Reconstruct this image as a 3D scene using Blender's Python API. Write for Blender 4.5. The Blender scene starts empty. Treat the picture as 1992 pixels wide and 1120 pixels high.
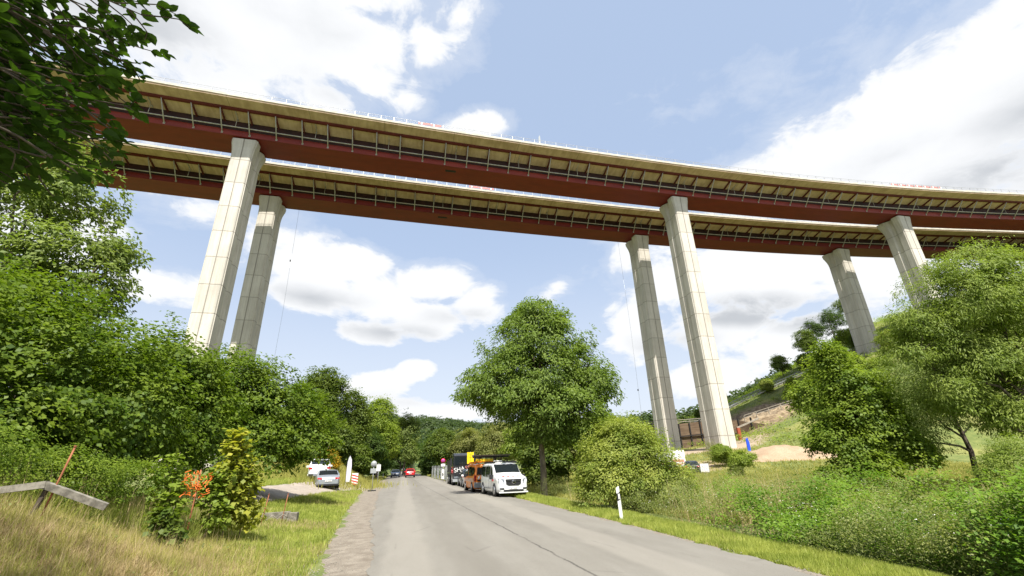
import bpy, math, random
import numpy as np
from mathutils import Vector, Matrix
S = bpy.context.scene
COL = S.collection
R_ = math.radians

# ---------------------------------------------------------------- camera
H = 1.75
F = 860.0 / 1992.0
_up = Vector((-70, 2140, -860)).normalized()
_d = Vector((785 - 996, -(911 - 560), -860)); _d = (_d - _up * _d.dot(_up)).normalized()
_x = _d.cross(_up)
cam = bpy.data.objects.new('camera', bpy.data.cameras.new('camera'))
COL.objects.link(cam)
cam.matrix_world = Matrix.Translation((0, 0, H)) @ Matrix((_x, _d, _up)).to_4x4()
cam.data.sensor_width = 36; cam.data.lens = 36 * F
cam.data.clip_start = 0.05; cam.data.clip_end = 12000
S.camera = cam

# ---------------------------------------------------------------- light
SUN_EL, SUN_AZ = 57.3, 182.9          # compass degrees, +Y is north
sd = Vector((math.sin(R_(SUN_AZ)) * math.cos(R_(SUN_EL)), math.cos(R_(SUN_AZ)) * math.cos(R_(SUN_EL)), math.sin(R_(SUN_EL))))
sl = bpy.data.lights.new('sun', 'SUN'); sl.energy = 4.6; sl.angle = R_(0.55); sl.color = (1.0, 0.95, 0.86)
so = bpy.data.objects.new('sun', sl); COL.objects.link(so)
so.rotation_euler = sd.to_track_quat('Z', 'Y').to_euler()
S.view_settings.view_transform = 'Standard'; S.view_settings.look = 'None'
S.view_settings.exposure = 1.0; S.view_settings.gamma = 1.0

class NT:
    """small helper round a node tree"""
    def __init__(s, nt): s.nt = nt; nt.nodes.clear()
    def n(s, t, **k):
        q = s.nt.nodes.new(t)
        for a, b in k.items(): setattr(q, a, b)
        return q
    def put(s, sock, v):
        if v is None: return
        if isinstance(v, bpy.types.NodeSocket): s.nt.links.new(v, sock)
        else: sock.default_value = v
    def m(s, op, a, b=None, c=None, clamp=False):
        q = s.n('ShaderNodeMath', operation=op, use_clamp=clamp)
        s.put(q.inputs[0], a); s.put(q.inputs[1], b); s.put(q.inputs[2], c)
        return q.outputs[0]
    def ramp(s, v, lo, hi, a=0.0, b=1.0, smooth=True):
        q = s.n('ShaderNodeMapRange', interpolation_type='SMOOTHSTEP' if smooth else 'LINEAR')
        s.put(q.inputs[0], v); s.put(q.inputs[1], lo); s.put(q.inputs[2], hi); s.put(q.inputs[3], a); s.put(q.inputs[4], b)
        return q.outputs[0]
    def noise(s, vec, scale, detail=4, rough=.55, dist=0.0):
        q = s.n('ShaderNodeTexNoise'); s.put(q.inputs['Vector'], vec)
        q.inputs['Scale'].default_value = scale; q.inputs['Detail'].default_value = detail
        q.inputs['Roughness'].default_value = rough; q.inputs['Distortion'].default_value = dist
        return q.outputs[0]
    def scl(s, vec, v):
        q = s.n('ShaderNodeVectorMath', operation='MULTIPLY'); s.put(q.inputs[0], vec); q.inputs[1].default_value = v
        return q.outputs[0]
    def mix(s, f, a, b, mode='MIX'):
        q = s.n('ShaderNodeMix', data_type='RGBA', blend_type=mode)
        s.put(q.inputs[0], f)
        for i, v in ((6, a), (7, b)):
            s.put(q.inputs[i], (*v, 1) if isinstance(v, tuple) and len(v) == 3 else v)
        return q.outputs[2]

w = bpy.data.worlds.new('World'); S.world = w; w.use_nodes = True
N = NT(w.node_tree)
sky = N.n('ShaderNodeTexSky', sky_type='NISHITA'); sky.sun_disc = False
sky.sun_elevation = R_(SUN_EL); sky.sun_rotation = R_(SUN_AZ); sky.air_density = 1.0; sky.dust_density = 1.6; sky.ozone_density = 1.0
geo = N.n('ShaderNodeTexCoord').outputs['Generated']
sep = N.n('ShaderNodeSeparateXYZ'); N.put(sep.inputs[0], geo)
X, Y, Z = sep.outputs
az = N.m('DEGREES', N.m('ARCTAN2', X, Y)); el = N.m('DEGREES', N.m('ARCSINE', Z))
# clouds: azimuth, elevation, half sizes, tilt, weight (degrees)
CL = [
 (-35,43,8.5,6.6,0,1.22),(-26,46,9.5,7.7,0,1.27),(-17,47,8.5,6.6,0,1.22),(-10,49,6.4,5.0,0,1.02),(-8,45,5.3,3.9,0,1.07),(-14,42,7.4,3.1,0,1.12),(-3.5,44,3.4,2.4,0,0.92),(-26,39,8.5,3.9,0,1.22),(-20,55,14.8,6.6,0,1.12),(-36,55,10.6,8.8,0,1.02),(-45,40,7.4,7.7,0,1.02),
 (6,53,3.8,4.4,-20,0.87),(0,50,3.6,3.3,0,0.77),(8,42.2,4.5,1.9,8,1.27),(-38,33,6.4,3.3,0,0.72),
 (56,29,7.5,6.0,0,1.50),(51,28.5,5.8,4.3,0,1.40),(61,31.5,5.5,5.0,20,1.45),(66,28,8.0,6.6,0,1.60),(71,30,5.8,6.0,0,1.45),(58,24,11.5,4.8,0,1.35),(46.5,28,4.6,3.8,0,1.25),(76,26,9.2,9.6,0,1.45),(73,34,4.6,3.6,0,1.15),
 (-14,23.5,5.1,3.5,0,1.32),(-8,24,4.5,2.4,0,1.22),(-12,20.3,5.3,2.5,0,1.22),(-4,20,5.8,3.1,0,1.27),(1,22,4.5,2.6,0,1.22),(5,22,4.2,2.9,0,1.27),(2,18,5.5,2.9,0,1.27),(8.5,20,4.2,3.3,0,1.27),(-5,15.8,4.2,1.5,0,1.07),(-19,25,4.2,3.3,0,0.92),
 (34,21,5.8,4.4,0,1.12),(41,20,6.9,4.4,0,1.32),(48,19,7.4,4.4,0,1.32),(55,17,7.4,4.4,0,1.32),(40,14,7.4,3.3,0,1.22),(48,12,8.5,3.3,0,1.22),(36,9,7.4,2.9,0,1.07),(30,15,3.2,5.5,0,0.77),(62,14,8.5,5.5,0,1.12),(30,24,3.2,2.9,0,0.82),
 (-4,9.5,5.3,1.8,8,1.17),(0.3,11.2,2.5,1.5,20,1.07),(4,6.4,12.7,1.8,0,1.22),(-28,18,4.8,2.2,0,0.92),(-26,26.5,6.4,2.2,0,0.72),(17,8,7.4,2.2,0,0.77),(20,22,4.2,1.5,20,0.62),(-40,22,8.5,4.4,0,0.92),
 (110,30,42.4,22.0,0,1.12),(180,40,53.0,19.8,0,1.02),(-110,35,42.4,19.8,0,1.02),(150,70,42.4,11.0,0,1.02)]
GR = [(60,27.5,9,2.2,0,.35),(70,26.5,8,3,0,.7),(54,26.0,8,1.6,0,.4),(-22,48,8,3,0,.25),(-37,42,9,5,0,.7),(-12,43,9,2.4,0,.4),(66,23,10,3.5,0,.8),(42,15.8,8,2.2,-8,1.3),(49,14.2,6,2,0,1.0),(34,13,6,2,0,.6),(-13,19.5,6,1.3,0,.5),(-3,16,7,1.3,0,.5),(7,18.4,5,1.2,0,.4),(2,8,10,1.2,0,.4)]
def blobs(lst):
    tot = None
    for (a, e, ra, rb, rot, wt) in lst:
        c, s_ = math.cos(R_(rot)), math.sin(R_(rot))
        da = N.m('MULTIPLY', N.m('SUBTRACT', az, a), math.cos(R_(e))); de = N.m('SUBTRACT', el, e)
        u = N.m('MULTIPLY_ADD', da, c / ra, N.m('MULTIPLY', de, s_ / ra))
        v = N.m('MULTIPLY_ADD', da, -s_ / rb, N.m('MULTIPLY', de, c / rb))
        r2 = N.m('MULTIPLY_ADD', u, u, N.m('MULTIPLY', v, v))
        g = N.m('MULTIPLY', N.m('SUBTRACT', 1.0, N.m('SQRT', r2)), wt)
        tot = g if tot is None else N.m('SMOOTH_MAX', tot, g, .35)
    return tot
dens = blobs(CL)
flat = N.scl(geo, (1, 1, 1.9))
n1 = N.noise(flat, 3.6, 9, .6, .25); n2 = N.noise(flat, 11.0, 6, .62, .5)
dd = N.m('ADD', dens, N.m('ADD', N.m('MULTIPLY', N.m('SUBTRACT', n1, .5), 2.6), N.m('MULTIPLY', N.m('SUBTRACT', n2, .5), 1.5)))
mask = N.ramp(dd, -.12, .50)
veil = N.ramp(dd, -.85, .3, 0, .36)
mask = N.m('MAXIMUM', mask, veil)
horiz = N.ramp(el, 0, 30, .60, .12)
mask = N.m('MAXIMUM', mask, horiz)
grey = N.ramp(N.m('ADD', blobs(GR), N.m('MULTIPLY', N.m('SUBTRACT', N.noise(flat, 3.4, 6, .55), .42), 1.6)), .0, 1.0, 0, 1)
grey = N.m('MULTIPLY', grey, N.ramp(dd, .1, .8))
ccol = N.mix(grey, (7.0, 7.1, 7.25), (4.2, 4.4, 4.7))
skyc = N.mix(0.62, sky.outputs[0], (3.75, 5.0, 7.2))
allc = N.mix(mask, skyc, ccol)
bg = N.n('ShaderNodeBackground'); N.put(bg.inputs[0], allc); bg.inputs[1].default_value = 0.072
N.put(N.n('ShaderNodeOutputWorld').inputs[0], bg.outputs[0])

# ---------------------------------------------------------------- materials
def mat(name, base, rough=.7, metal=0, spec=.4, build=None, bump=None, coat=0, emit=0):
    m = bpy.data.materials.new(name); m.use_nodes = True
    T = NT(m.node_tree)
    b = T.n('ShaderNodeBsdfPrincipled'); o = T.n('ShaderNodeOutputMaterial')
    b.inputs['Roughness'].default_value = rough; b.inputs['Metallic'].default_value = metal
    b.inputs['Specular IOR Level'].default_value = spec; b.inputs['Coat Weight'].default_value = coat
    oc = T.n('ShaderNodeTexCoord').outputs['Object']
    col = build(T, oc) if build else (*base, 1)
    if isinstance(col, tuple) and len(col) == 2: col, h = col
    else: h = None
    T.put(b.inputs['Base Color'], col)
    if emit:
        T.put(b.inputs['Emission Color'], (*base, 1)); b.inputs['Emission Strength'].default_value = emit
    if h is not None:
        bp = T.n('ShaderNodeBump'); bp.inputs['Strength'].default_value = bump[0]; bp.inputs['Distance'].default_value = bump[1]
        T.put(bp.inputs['Height'], h); T.put(b.inputs['Normal'], bp.outputs[0])
    T.put(o.inputs[0], b.outputs[0])
    return m

def leaf_mat(name, c1, c2, trans=.44, gloss=.012, patch=.6):
    m = bpy.data.materials.new(name); m.use_nodes = True
    T = NT(m.node_tree)
    rnd = T.n('ShaderNodeNewGeometry').outputs['Random Per Island']
    oc = T.n('ShaderNodeTexCoord').outputs['Object']
    n = T.ramp(T.noise(oc, patch * 1.6, 4, .6), .33, .67)
    f = T.m('ADD', T.m('MULTIPLY', rnd, .42), T.m('MULTIPLY', n, .58))
    c = T.mix(f, c1, c2)
    d = T.n('ShaderNodeBsdfDiffuse'); T.put(d.inputs[0], c)
    t = T.n('ShaderNodeBsdfTranslucent'); T.put(t.inputs[0], T.mix(1.0, c, (1.15, 1.25, .55), 'MULTIPLY'))
    g = T.n('ShaderNodeBsdfGlossy'); g.inputs['Roughness'].default_value = .55; T.put(g.inputs[0], (.9, .95, 1, 1))
    m1 = T.n('ShaderNodeMixShader'); m1.inputs[0].default_value = trans; T.put(m1.inputs[1], d.outputs[0]); T.put(m1.inputs[2], t.outputs[0])
    m2 = T.n('ShaderNodeMixShader'); m2.inputs[0].default_value = gloss; T.put(m2.inputs[1], m1.outputs[0]); T.put(m2.inputs[2], g.outputs[0])
    T.put(T.n('ShaderNodeOutputMaterial').inputs[0], m2.outputs[0])
    return m

def concrete_pier(T, oc):
    s = T.n('ShaderNodeSeparateXYZ'); T.put(s.inputs[0], oc)
    z = s.outputs[2]
    fz = T.m('FRACT', T.m('DIVIDE', T.m('ADD', z, 200.), 4.9))
    joint = T.m('MAXIMUM', T.ramp(fz, .012, .036, 1, 0), T.ramp(fz, .988, 1.0, 0, 1))
    fx = T.m('ABSOLUTE', T.m('ADD', s.outputs[0], T.m('MULTIPLY', T.m('SUBTRACT', T.noise(T.scl(oc, (0, 0, 1)), .4, 2), .5), .06)))
    gap = T.m('MULTIPLY', T.ramp(fx, .05, .16, 1, 0), .8)
    panel = T.n('ShaderNodeTexWhiteNoise', noise_dimensions='1D'); T.put(panel.inputs[1], T.m('FLOOR', T.m('DIVIDE', T.m('ADD', z, 200.), 4.9)))
    big = T.noise(oc, .22, 5, .6); streak = T.noise(T.scl(oc, (2.2, 2.2, .10)), 1.1, 5, .65); fine = T.noise(T.scl(oc, (1, 1, 6)), 2.2, 6, .65)
    v = T.m('ADD', T.m('MULTIPLY', T.m('SUBTRACT', panel.outputs[0], .5), .16), T.m('MULTIPLY', T.m('SUBTRACT', streak, .5), .75))
    v = T.m('ADD', v, T.m('ADD', T.m('MULTIPLY', T.m('SUBTRACT', big, .5), .55), T.m('MULTIPLY', T.m('SUBTRACT', fine, .5), .35)))
    c = T.mix(T.ramp(v, -.35, .35), (.39, .36, .315), (.63, .595, .535))
    c = T.mix(T.m('MULTIPLY', T.m('MAXIMUM', joint, gap), .52), c, (.11, .09, .07))
    return c, T.m('ADD', T.m('MULTIPLY', joint, -1), T.m('MULTIPLY', fine, .15))
def concrete_deck(T, oc):
    s = T.n('ShaderNodeSeparateXYZ'); T.put(s.inputs[0], oc)
    big = T.noise(oc, .35, 5, .6); st = T.noise(T.scl(oc, (1.6, .25, 1)), 1., 5, .6)
    fx = T.m('FRACT', T.m('DIVIDE', T.m('ADD', s.outputs[0], 500), 13.5)); joint = T.ramp(T.m('ABSOLUTE', T.m('SUBTRACT', fx, .5)), .002, .006, .55, 0)
    c = T.mix(T.ramp(T.m('ADD', T.m('MULTIPLY', big, .6), T.m('MULTIPLY', st, .4)), .35, .65), (.37, .26, .16), (.54, .405, .275))
    return T.mix(joint, c, (.12, .1, .06))
def concrete_light(T, oc):
    n = T.noise(T.scl(oc, (.6, 1, 2)), 1.3, 5, .6)
    return T.mix(T.ramp(n, .3, .7), (.42, .385, .32), (.60, .56, .49))
def steel_red(T, oc):
    n = T.noise(T.scl(oc, (.25, 1, 1.5)), .9, 5, .6)
    s = T.n('ShaderNodeSeparateXYZ'); T.put(s.inputs[0], oc)
    fx = T.m('FRACT', T.m('DIVIDE', T.m('ADD', s.outputs[0], 500), 18.)); joint = T.ramp(T.m('ABSOLUTE', T.m('SUBTRACT', fx, .5)), .001, .004, .6, 0)
    return T.mix(joint, T.mix(T.ramp(n, .3, .7), (.135, .011, .006), (.175, .016, .008)), (.10, .02, .012))
def asphalt(T, oc):
    s = T.n('ShaderNodeSeparateXYZ'); T.put(s.inputs[0], oc); x, y = s.outputs[0], s.outputs[1]
    fine = T.noise(oc, 90, 4, .7); mid = T.noise(T.scl(oc, (1, .25, 1)), 1.6, 5, .65); big = T.noise(T.scl(oc, (1, .12, 1)), .45, 4, .6)
    c = T.mix(T.ramp(big, .3, .7), (.166, .155, .134), (.212, .199, .173))
    c = T.mix(T.ramp(mid, .35, .75, 0, .5), c, (.240, .227, .2))
    xw = T.m('ADD', x, T.m('MULTIPLY', T.m('SUBTRACT', T.noise(T.scl(oc, (0, 1, 0)), .35, 5, .6), .5), .5))
    # paving lanes laid at different times
    for a, b, k in ((-.2, .5, .10), (1.15, 1.75, -.1), (4.35, 5.0, .10)):
        band = T.m('MULTIPLY', T.ramp(xw, a - .25, a), T.ramp(xw, b, b + .25, 1, 0))
        c = T.mix(T.m('MULTIPLY', band, abs(k) * 4), c, (.285, .265, .23) if k > 0 else (.155, .143, .122))
    cx = T.m('SUBTRACT', T.m('ADD', x, T.m('MULTIPLY', T.m('SUBTRACT', T.noise(T.scl(oc, (0, 1, 0)), 1.6, 6, .7), .5), .22)), T.m('MULTIPLY_ADD', y, -.022, 3.32))
    crack = T.m('MULTIPLY', T.ramp(T.m('ABSOLUTE', cx), .010, .04, 1, 0), T.ramp(T.noise(oc, 1.2, 3), .3, .5))
    crack = T.m('MULTIPLY', crack, T.ramp(y, 5.0, 8.0, .6, 1))
    c = T.mix(T.m('MULTIPLY', crack, .75), c, (.05, .045, .04))
    vor = T.n('ShaderNodeTexVoronoi', feature='DISTANCE_TO_EDGE'); T.put(vor.inputs['Vector'], T.scl(oc, (1, .4, 1))); vor.inputs['Scale'].default_value = .55
    net = T.m('MULTIPLY', T.ramp(vor.outputs[0], .004, .014, 1, 0), T.ramp(T.noise(oc, .5, 4), .52, .64))
    c = T.mix(T.m('MULTIPLY', net, .28), c, (.09, .08, .07))
    spk = T.ramp(T.noise(oc, 30, 2, .6), .62, .70, 0, .35); c = T.mix(spk, c, (.10, .095, .085))
    c = T.mix(T.ramp(fine, .3, .7, -.0, .4), c, T.mix(1.0, c, (.62, .62, .62), 'MULTIPLY'))
    return c, fine
def gravelly(c1, c2, c3, sc=1.0):
    def f(T, oc):
        fine = T.noise(oc, 55 * sc, 4, .75); mid = T.noise(oc, 2.6 * sc, 6, .65)
        c = T.mix(T.ramp(mid, .3, .7), c1, c2)
        return T.mix(T.ramp(fine, .45, .7, 0, .7), c, c3), fine
    return f
def ground(T, oc):
    s = T.n('ShaderNodeSeparateXYZ'); T.put(s.inputs[0], oc); x, y, z = s.outputs
    n = T.noise(oc, .9, 6, .65); m = T.noise(oc, .12, 5, .6); f = T.noise(oc, 14, 5, .7)
    grass = T.mix(T.ramp(n, .3, .7), (.085, .12, .028), (.17, .19, .055))
    straw = T.mix(T.ramp(f, .3, .7), (.26, .19, .085), (.36, .27, .13))
    # hay on the left mound
    hx = T.m('DIVIDE', T.m('ADD', x, 5.6), 3.6); hy = T.m('DIVIDE', T.m('SUBTRACT', y, 9.), 5.2)
    hr = T.m('ADD', T.m('ADD', T.m('MULTIPLY', hx, hx), T.m('MULTIPLY', hy, hy)), T.m('MULTIPLY', T.m('SUBTRACT', n, .5), 1.2))
    c = T.mix(T.ramp(hr, .7, 1.3, 1, 0), grass, straw)
    c = T.mix(T.m('MULTIPLY', T.ramp(m, .45, .62, 0, .55), T.ramp(y, 15, 30)), c, (.25, .235, .075))
    # bare soil of the excavation and its gravel pad
    def spot(cx, cy, rx, ry, lo=.7, hi=1.2, k=1.0):
        a = T.m('DIVIDE', T.m('SUBTRACT', x, cx), rx); b = T.m('DIVIDE', T.m('SUBTRACT', y, cy), ry)
        r = T.m('ADD', T.m('ADD', T.m('MULTIPLY', a, a), T.m('MULTIPLY', b, b)), T.m('MULTIPLY', T.m('SUBTRACT', n, .5), k))
        return T.ramp(r, lo, hi, 1, 0)
    soil = T.mix(T.ramp(T.noise(oc, .7, 6, .7), .35, .62), (.11, .075, .045), (.27, .20, .125))
    c = T.mix(spot(87, 100, 20, 16), c, soil)
    c = T.mix(spot(57, 84, 17, 9), c, (.33, .26, .185))
    c = T.mix(spot(36, 62, 11, 7), c, (.31, .24, .15))
    far = T.ramp(y, 150, 210)
    c = T.mix(far, c, T.mix(T.ramp(m, .48, .55), (.05, .085, .022), (.17, .20, .045)))
    return c, f
def noisy(c1, c2, sc=3., lo=.35, hi=.65, st=(1, 1, 1)):
    return lambda T, oc: T.mix(T.ramp(T.noise(T.scl(oc, st), sc, 5, .6), lo, hi), c1, c2)

M = {}
M['pier'] = mat('pier_concrete', (0, 0, 0), .85, build=concrete_pier, bump=(.4, .05))
M['deck'] = mat('deck_concrete', (0, 0, 0), .85, build=concrete_deck)
M['cap'] = mat('edge_concrete', (0, 0, 0), .8, build=concrete_light)
M['steel'] = mat('red_steel', (0, 0, 0), .48, build=steel_red)
M['beam'] = mat('dark_red_steel', (0, 0, 0), .5, build=noisy((.085, .013, .009), (.12, .02, .013), .6))
M['webshade'] = mat('web_shade_steel', (0, 0, 0), .6, build=noisy((.018, .006, .005), (.04, .011, .008), .6))  # red steel darkened to stand for shade on the upper web
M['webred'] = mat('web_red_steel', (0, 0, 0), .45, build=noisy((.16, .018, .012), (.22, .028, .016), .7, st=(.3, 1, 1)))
M['strut'] = mat('strut_paint', (0, 0, 0), .5, build=noisy((.30, .28, .25), (.42, .40, .36), 2.))
M['galv'] = mat('galvanised', (0, 0, 0), .45, .6, build=noisy((.36, .37, .38), (.52, .53, .54), 6.))
M['white'] = mat('white_paint', (.78, .78, .76), .4)
M['red'] = mat('red_paint', (.62, .035, .03), .45)
M['pink'] = mat('faded_red', (.50, .20, .18), .7)
M['dark'] = mat('dark_opening', (.02, .018, .018), .8)
M['asphalt'] = mat('asphalt', (0, 0, 0), .88, build=asphalt, bump=(.35, .01))
M['shoulder'] = mat('gravel_shoulder', (0, 0, 0), .95, build=gravelly((.165, .138, .108), (.265, .232, .188), (.10, .085, .07)), bump=(.6, .02))
M['sideroad'] = mat('worn_track', (0, 0, 0), .95, build=gravelly((.27, .23, .19), (.36, .315, .265), (.2, .17, .14), .6), bump=(.4, .02))
M['ground'] = mat('ground_soil_grass', (0, 0, 0), .95, build=ground, bump=(.8, .06))
M['bark'] = mat('bark', (0, 0, 0), .9, build=noisy((.055, .042, .032), (.14, .11, .085), 5., st=(1, 1, .25)))
M['barkgrey'] = mat('pale_bark', (0, 0, 0), .9, build=noisy((.13, .10, .075), (.26, .21, .16), 6., st=(1, 1, .25)))
M['wood'] = mat('weathered_wood', (0, 0, 0), .85, build=noisy((.20, .175, .14), (.34, .30, .25), 4.))
M['rust'] = mat('rusty_rod', (0, 0, 0), .8, build=noisy((.22, .07, .035), (.33, .13, .06), 8.))
M['oldconc'] = mat('old_concrete', (0, 0, 0), .9, build=noisy((.12, .11, .09), (.26, .24, .20), 9.))
M['sheet'] = mat('excavation_lagging', (0, 0, 0), .9, build=noisy((.10, .065, .04), (.20, .14, .09), 1.5, st=(.3, .3, 4)))
M['glass'] = mat('dark_glass', (.012, .016, .018), .06, spec=.7)
M['tyre'] = mat('tyre_rubber', (.018, .018, .018), .85)
M['rim'] = mat('alloy', (.45, .46, .48), .3, .8)
M['black'] = mat('black_plastic', (.02, .02, .022), .5)
M['vanwhite'] = mat('van_white_paint', (0, 0, 0), .28, coat=.4, build=noisy((.68, .69, .70), (.78, .79, .79), 2.))
M['orange'] = mat('orange_paint', (.85, .24, .015), .35, coat=.3)
M['silver'] = mat('silver_paint', (.33, .36, .40), .3, .45, coat=.5)
M['carred'] = mat('red_car_paint', (.55, .015, .02), .25, coat=.5)
M['navy'] = mat('navy_car_paint', (.025, .04, .075), .25, coat=.5)
M['carblack'] = mat('black_car_paint', (.02, .022, .025), .2, coat=.5)
M['chrome'] = mat('chrome', (.7, .7, .72), .15, 1)
M['lamp'] = mat('headlamp_glass', (.22, .24, .27), .12, .3)
M['tail'] = mat('tail_lamp', (.40, .01, .01), .2)
M['yellow'] = mat('yellow_sign', (.85, .55, .01), .5)
M['blue'] = mat('blue_sheet', (.02, .07, .55), .55)
M['tarp'] = mat('black_tarpaulin', (.03, .035, .045), .45)
M['signback'] = mat('sign_back', (.30, .32, .33), .65, .1)
M['net'] = mat('orange_netting', (.62, .14, .02), .7)
M['skin'] = mat('skin', (.50, .30, .20), .6)
M['hivis'] = mat('orange_red_workwear', (.85, .10, .03), .7)
M['brickred'] = mat('rusted_red_frame', (.30, .07, .035), .8)
M['plastic'] = mat('white_plastic', (.75, .74, .70), .5)
M['bannerw'] = mat('banner_cloth', (0, 0, 0), .6, build=noisy((.62, .60, .74), (.80, .80, .86), 1.3))

# ---------------------------------------------------------------- object helpers
def tag(o, label=None, cat=None, group=None, kind=None):
    if label: o['label'] = label
    if cat: o['category'] = cat
    if group: o['group'] = group
    if kind: o['kind'] = kind
    return o
def link(name, me, m=None, parent=None, loc=None):
    if m is not None: me.materials.append(m)
    o = bpy.data.objects.new(name, me); COL.objects.link(o)
    if parent is not None: o.parent = parent
    if loc is not None: o.location = loc
    return o
def empty(name, loc, rz=0, label=None, cat=None, group=None):
    o = bpy.data.objects.new(name, None); COL.objects.link(o); o.location = loc; o.rotation_euler = (0, 0, rz)
    o.empty_display_size = .3
    return tag(o, label, cat, group)
def copy_tree(o, parent=None):
    c = o.copy(); COL.objects.link(c)
    if parent is not None: c.parent = parent
    for ch in list(o.children): copy_tree(ch, c)
    return c
class MB:
    def __init__(s): s.v = []; s.f = []; s.sm = []
    def add(s, vs, fs, sm=False):
        k = len(s.v); s.v += [tuple(v) for v in vs]; s.f += [tuple(i + k for i in f) for f in fs]; s.sm += [sm] * len(fs); return s
    def box(s, x0, x1, y0, y1, z0, z1):
        s.add([(x0, y0, z0), (x1, y0, z0), (x1, y1, z0), (x0, y1, z0), (x0, y0, z1), (x1, y0, z1), (x1, y1, z1), (x0, y1, z1)],
              [(3, 2, 1, 0), (4, 5, 6, 7), (0, 1, 5, 4), (1, 2, 6, 5), (2, 3, 7, 6), (3, 0, 4, 7)]); return s
    def tube(s, pts, rad, n=8, cap=True):
        pts = [Vector(p) for p in pts]; r = rad if isinstance(rad, (list, tuple)) else [rad] * len(pts)
        vs = []; fs = []
        for i, p in enumerate(pts):
            t = (pts[min(i + 1, len(pts) - 1)] - pts[max(i - 1, 0)]).normalized()
            a = t.cross(Vector((0, 0, 1)) if abs(t.z) < .9 else Vector((1, 0, 0))).normalized(); b = t.cross(a)
            for k in range(n):
                q = 2 * math.pi * k / n; vs.append(p + (a * math.cos(q) + b * math.sin(q)) * r[i])
        for i in range(len(pts) - 1):
            for k in range(n):
                k2 = (k + 1) % n; fs.append((i * n + k, i * n + k2, (i + 1) * n + k2, (i + 1) * n + k))
        if cap: fs += [tuple(range(n - 1, -1, -1)), tuple(range((len(pts) - 1) * n, len(pts) * n))]
        s.add(vs, fs, True); return s
    def bar(s, p, q, wx, wy):
        p = Vector(p); q = Vector(q); t = (q - p).normalized()
        a = t.cross(Vector((0, 1, 0)) if abs(t.y) < .9 else Vector((0, 0, 1))).normalized(); b = t.cross(a)
        vs = [o + a * i * wx / 2 + b * j * wy / 2 for o in (p, q) for i, j in ((-1, -1), (1, -1), (1, 1), (-1, 1))]
        s.add(vs, [(0, 1, 2, 3), (7, 6, 5, 4), (0, 4, 5, 1), (1, 5, 6, 2), (2, 6, 7, 3), (3, 7, 4, 0)]); return s
    def disc(s, c, ax, r, t, n=20):
        c = Vector(c); ax = Vector(ax).normalized(); return s.tube([c - ax * t / 2, c + ax * t / 2], r, n)
    def build(s, name, m, parent=None, loc=None):
        me = bpy.data.meshes.new(name); me.from_pydata(s.v, [], s.f)
        me.polygons.foreach_set('use_smooth', s.sm); me.update()
        o = link(name, me, m, parent, loc)
        return o
def fast_mesh(name, V, nper, smooth=False):
    """V: (k*nper,3) array, k separate n-gons"""
    V = np.asarray(V, np.float32); nv = len(V); k = nv // nper
    me = bpy.data.meshes.new(name); me.vertices.add(nv); me.vertices.foreach_set('co', V.ravel())
    me.loops.add(nv); me.loops.foreach_set('vertex_index', np.arange(nv, dtype=np.int32))
    me.polygons.add(k); me.polygons.foreach_set('loop_start', np.arange(0, nv, nper, dtype=np.int32))
    me.polygons.foreach_set('loop_total', np.full(k, nper, np.int32))
    me.update(calc_edges=True)
    return me
def grid_mesh(name, P, m, parent=None, smooth=True, kind=None):
    """P: (a,b,3) array"""
    a, b = P.shape[:2]; me = bpy.data.meshes.new(name)
    i = np.arange(a * b).reshape(a, b)
    q = np.stack([i[:-1, :-1], i[1:, :-1], i[1:, 1:], i[:-1, 1:]], -1).reshape(-1, 4)
    me.vertices.add(a * b); me.vertices.foreach_set('co', P.astype(np.float32).ravel())
    me.loops.add(q.size); me.loops.foreach_set('vertex_index', q.astype(np.int32).ravel())
    me.polygons.add(len(q)); me.polygons.foreach_set('loop_start', np.arange(0, q.size, 4, dtype=np.int32))
    me.polygons.foreach_set('loop_total', np.full(len(q), 4, np.int32))
    me.polygons.foreach_set('use_smooth', np.full(len(q), smooth))
    me.update(calc_edges=True)
    o = link(name, me, m, parent)
    if kind: o['kind'] = kind
    return o

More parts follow.
